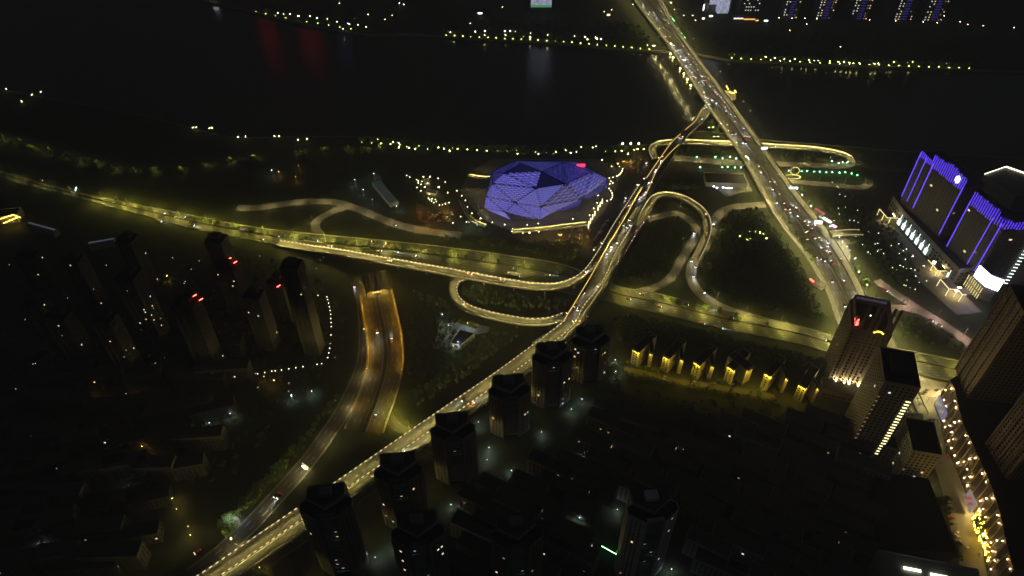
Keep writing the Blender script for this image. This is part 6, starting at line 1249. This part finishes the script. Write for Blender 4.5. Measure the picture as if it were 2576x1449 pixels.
p = W(*RU(2237, 328), 8); t = thing('billboard', 'white lit billboard at the bridge head', 'billboard', (p.x, p.y, 0)); mb = MB(); mb.box((p.x, p.y, 11), (7, .4, 3)); mb.build('board', glow('billboard_white', (.9, .95, 1.), 3), t); MB().bar((p.x, p.y + .4, 0), (p.x, p.y + .4, 10), .2).build('post', STEEL, t)
p = W(*RS(665, 1125), 8); t = thing('billboard', 'white lit billboard above the crossing right of the boulevard', 'billboard', (p.x, p.y, 0)); mb = MB(); mb.box((p.x, p.y, 8), (10, .4, 3)); mb.build('board', glow('billboard_white', (.9, .95, 1.), 3), t); MB().bar((p.x, p.y + .4, 0), (p.x, p.y + .4, 7), .2).build('post', STEEL, t)
viaduct('footbridge', 'curved footbridge edged by two rows of white lamps before the hotel', 'footbridge', [(*R8(900, 560), 3), (*R8(1080, 540), 4), (*R8(1240, 532), 4.5), (*R8(1390, 535), 4)], 9, lit=(0, 0), dash=(1, 1), piers=0, lanes=1, th=.7, step=3, dstep=2.)
for i, (x, y) in enumerate(((1003, 672), (1052, 740), (1105, 815), (1157, 890), (1245, 1008), (865, 487))): yard_lamp(W(*R8(x, y + 40)), f'{nth(i + 1)} bright cool lamp on the pale path beside the boulevard, from the top', 'bright cool lamps beside the boulevard', 'cool', 9)
mb = MB(); mb.add([W(*R8(x, y), .1) for x, y in ((940, 620), (1380, 580), (1380, 680), (1150, 720), (1220, 900), (1190, 1010), (1080, 960), (960, 760))], [tuple(range(7, -1, -1))]); struct('path', mb, PAVE, 'pale garden path under cool lamps beside the boulevard')
mb = MB(); mb.add([W(*R2(x, y), .07) for x, y in ((200, 1250), (560, 1449))] + [W(*R3(x, y), .07) for x, y in ((1000, 560), (1400, 900), (1900, 1400), (1500, 1449), (1000, 1000), (500, 500), (200, 0))], [tuple(range(8, -1, -1))]); struct('forecourt', mb, mat('hotel_forecourt', (.15, .13, .13), .8, (.2, .18, .18), .1), 'wide paved hotel forecourt below the light bars')
mb = MB(); mb.add([W(*q(0, 3, x, y), .1) for x, y in ((2255, 860), (2395, 850), (2440, 955), (2325, 985))], [(3, 2, 1, 0)]); struct('forecourt', mb, PAVE, 'small white lit lot beside the lower service road')
for i, (x, y) in enumerate(((2300, 900), (2370, 930))): street_lamp(W(*q(0, 3, x, y)), .5 + i * 2, 'cool', ('left', 'right')[i] + ' cool lamp on the small white lit lot', 'lamps on the white lit lot', 7, 1.5)
tree(W(*q(0, 3, 2310, 1035)), 'green lit tree at the corner of the white lit lot', 'trees by the white lit lot', 1.3); tree_spot(W(*q(0, 3, 2325, 1075), .1), 'spotlight below the green tree by the white lit lot', 'spotlights by the white lit lot')
# lit buildings at the left edge
p = W(*q(0, 2, 215, 960)); t = thing('arc_building', 'small crescent shaped building lit by roof lamps at the left edge', 'building', p); P1, P2 = [], []
for k in range(11):
    a = .15 + k / 10 * 2.9; P1.append(Vector((p.x + math.cos(a) * 17, p.y + math.sin(a) * 11 - 4, 6))); P2.append(Vector((p.x + math.cos(a) * 11, p.y + math.sin(a) * 6 - 4, 6)))
mb = MB(); strip(mb, P1, P2); strip(mb, P2, P1, -6); n = 11
for A in (P1, P2): mb.add(A + [x - Vector((0, 0, 6)) for x in A], [(i, i + 1, n + i + 1, n + i) for i in range(n - 1)])
mb.build('crescent_wall', WALLW, t)
for k in (0, 2, 5, 7, 9): MB().ball(P1[k].lerp(P2[k], .3) + Vector((0, 0, 1.2)), .45).build('roof_lamp', glow('crescent_lamp', (.95, 1., .6), 22), t)
for i, (x, y) in enumerate(((275, 862), (300, 845), (320, 830), (340, 815))):
    a = W(*q(0, 2, x, y), 3); mb = MB(); mb.box((a.x, a.y, 3), (5, .4, .5), .5); tag(mb.build('light_strip', glow('strip_yellow', (.9, 1., .3), 2.5, False)), f'{nth(i + 1)} yellow light strip behind the crescent building, from the left', 'light', 'yellow light strips behind the crescent')
p = W(*q(0, 1, 100, 760)); t = block('temple_hall', 'yellow floodlit hall with outlined roof at the left edge', 'hall', rect(p, 26, 14, .2), 9, WALLY, lit=0, nx=4, nz=4)
for k, (x0, y0, x1, y1) in enumerate(((40, 795, 130, 760), (90, 770, 190, 735), (130, 712, 205, 740), (0, 755, 130, 712))): MB().bar(W(*q(0, 1, x0, y0), 10), W(*q(0, 1, x1, y1), 10), .4).build('roof_light_line', glow('temple_gold', (1., .75, .12), 5), t)
yard_lamp(W(*q(0, 1, 60, 850)), 'amber lamp before the floodlit hall, left one', 'amber lamps before the hall', 'amber', 7); yard_lamp(W(*q(0, 1, 170, 830)), 'amber lamp before the floodlit hall, right one', 'amber lamps before the hall', 'amber', 7)
for i, (x, y, L_, a_, lab) in enumerate(((420, 828, 36, -.35, 'pale lit roof strip in the left darkness'), (1018, 975, 24, .3, 'dim pale roof strip in the left darkness'))):
    p = W(*q(0, 1, x, y), 8); t = thing('long_shed', lab, 'shed', (p.x, p.y, 0)); mb = MB(); mb.box((p.x, p.y, 4), (L_, 7, 8), a_); mb.build('wall', WALLG, t); mb = MB(); mb.box((p.x, p.y, 8.2), (L_, 2, .3), a_); mb.build('skylight', glow('shed_skylight', (.5, .62, .8), .12, False), t)
p0, p1 = W(*q(1, 1, 1215, 415)), W(*q(1, 1, 1395, 625)); t = thing('glass_hall', 'long ribbed glass roof glowing pale green left of the theatre', 'hall', tuple(p0)); d = (p1 - p0); L_ = d.length; d.normalize(); nn = Vector((-d.y, d.x, 0)); c = (p0 + p1) / 2; an = math.atan2(d.y, d.x)
mb = MB(); mb.box((c.x, c.y, 2.5), (L_, 10, 5), an); mb.build('wall', WALLG, t); mb = MB(); mb.box((c.x, c.y, 5.2), (L_, 9, .3), an); mb.build('glass_roof', glow('hall_glow', (.5, .75, .65), .06, False), t)
for k in range(22):
    q0 = p0 + d * L_ * (k + .5) / 22; mb = MB(); mb.box((q0.x, q0.y, 5.5), (.5, 9, .3), an); mb.build('roof_rib', STEEL, t)
# glowing balls added beside the bridge to imitate mirrored lamp light on the river
for i, (x, y) in enumerate(((1550, 555), (1575, 590), (1612, 645), (1648, 700), (1685, 755), (1720, 810), (1755, 870), (1805, 940))):
    p = W(*q(2, 0, x + 45, y - 8), -1.4); t = thing('mirror_glow', f'{nth(i + 1)} yellow glow added for a mirrored lamp left of the bridge, from the top', 'lamp', p, 0, 'yellow glows added for mirrored lamps'); mb = MB(); mb.box((0, .5, .6), (1., .6, .5)); put('bracket', mb.mesh('bracket', DARKST), t); mb = MB(); mb.ball((0, 0, .6), .9); put('lamp', mb.mesh('lamp', glow('mirror_glow', (1., .8, .2), 90)), t)
# gantry sign by the service road, tower sign beside boulevard
p = W(*q(1, 3, 490, 370)); t = thing('sign_panel', 'bright lit direction sign leaning over the service road', 'sign', p, -.6); mb = MB(); mb.bar((0, 0, 0), (0, 0, 6), .2); put('post', mb.mesh('post', STEEL), t); mb = MB(); mb.box((2.5, 0, 6.5), (7, .25, 2.6)); put('panel', mb.mesh('panel', WALLW), t); mb = MB(); mb.box((2.5, -1.2, 4.9), (5, .3, .2)); put('sign_lamp', mb.mesh('sign_lamp', glow('sign_lamp', (1., .9, .4), 60)), t)
p = W(*R8(680, 1370)); t = thing('red_sign_shop', 'small pavilion with a red glowing sign beside the boulevard', 'pavilion', p, -1.); mb = MB(); mb.box((0, 0, 2), (14, 7, 4)); put('wall', mb.mesh('wall', WALLW), t); mb = MB(); mb.box((-5, -3.8, 4.4), (5, .4, 1.6)); put('red_letters', mb.mesh('red_letters', glow('shop_red', (1., .08, .05), 9)), t)
mb = MB(); mb.box((0, 0, 4.15), (14.6, 7.6, .3)); put('roof', mb.mesh('roof', ROOFD), t)
# ------------------------------------------------------------------ air
if HAZE:
    hm = bpy.data.materials.new('haze'); hm.use_nodes = True; n = hm.node_tree; n.nodes.remove(n.nodes['Principled BSDF'])
    pv = n.nodes.new('ShaderNodeVolumePrincipled'); pv.inputs['Color'].default_value = (.8, .82, .88, 1); pv.inputs['Density'].default_value = HAZE; pv.inputs['Anisotropy'].default_value = 0.
    n.links.new(pv.outputs[0], n.nodes['Material Output'].inputs['Volume'])
    mb = MB(); mb.box((0, 3050, 240), (13000, 8500, 500)); o = mb.build('haze', hm); tag(o, 'thin night haze over the whole city', kind='stuff')
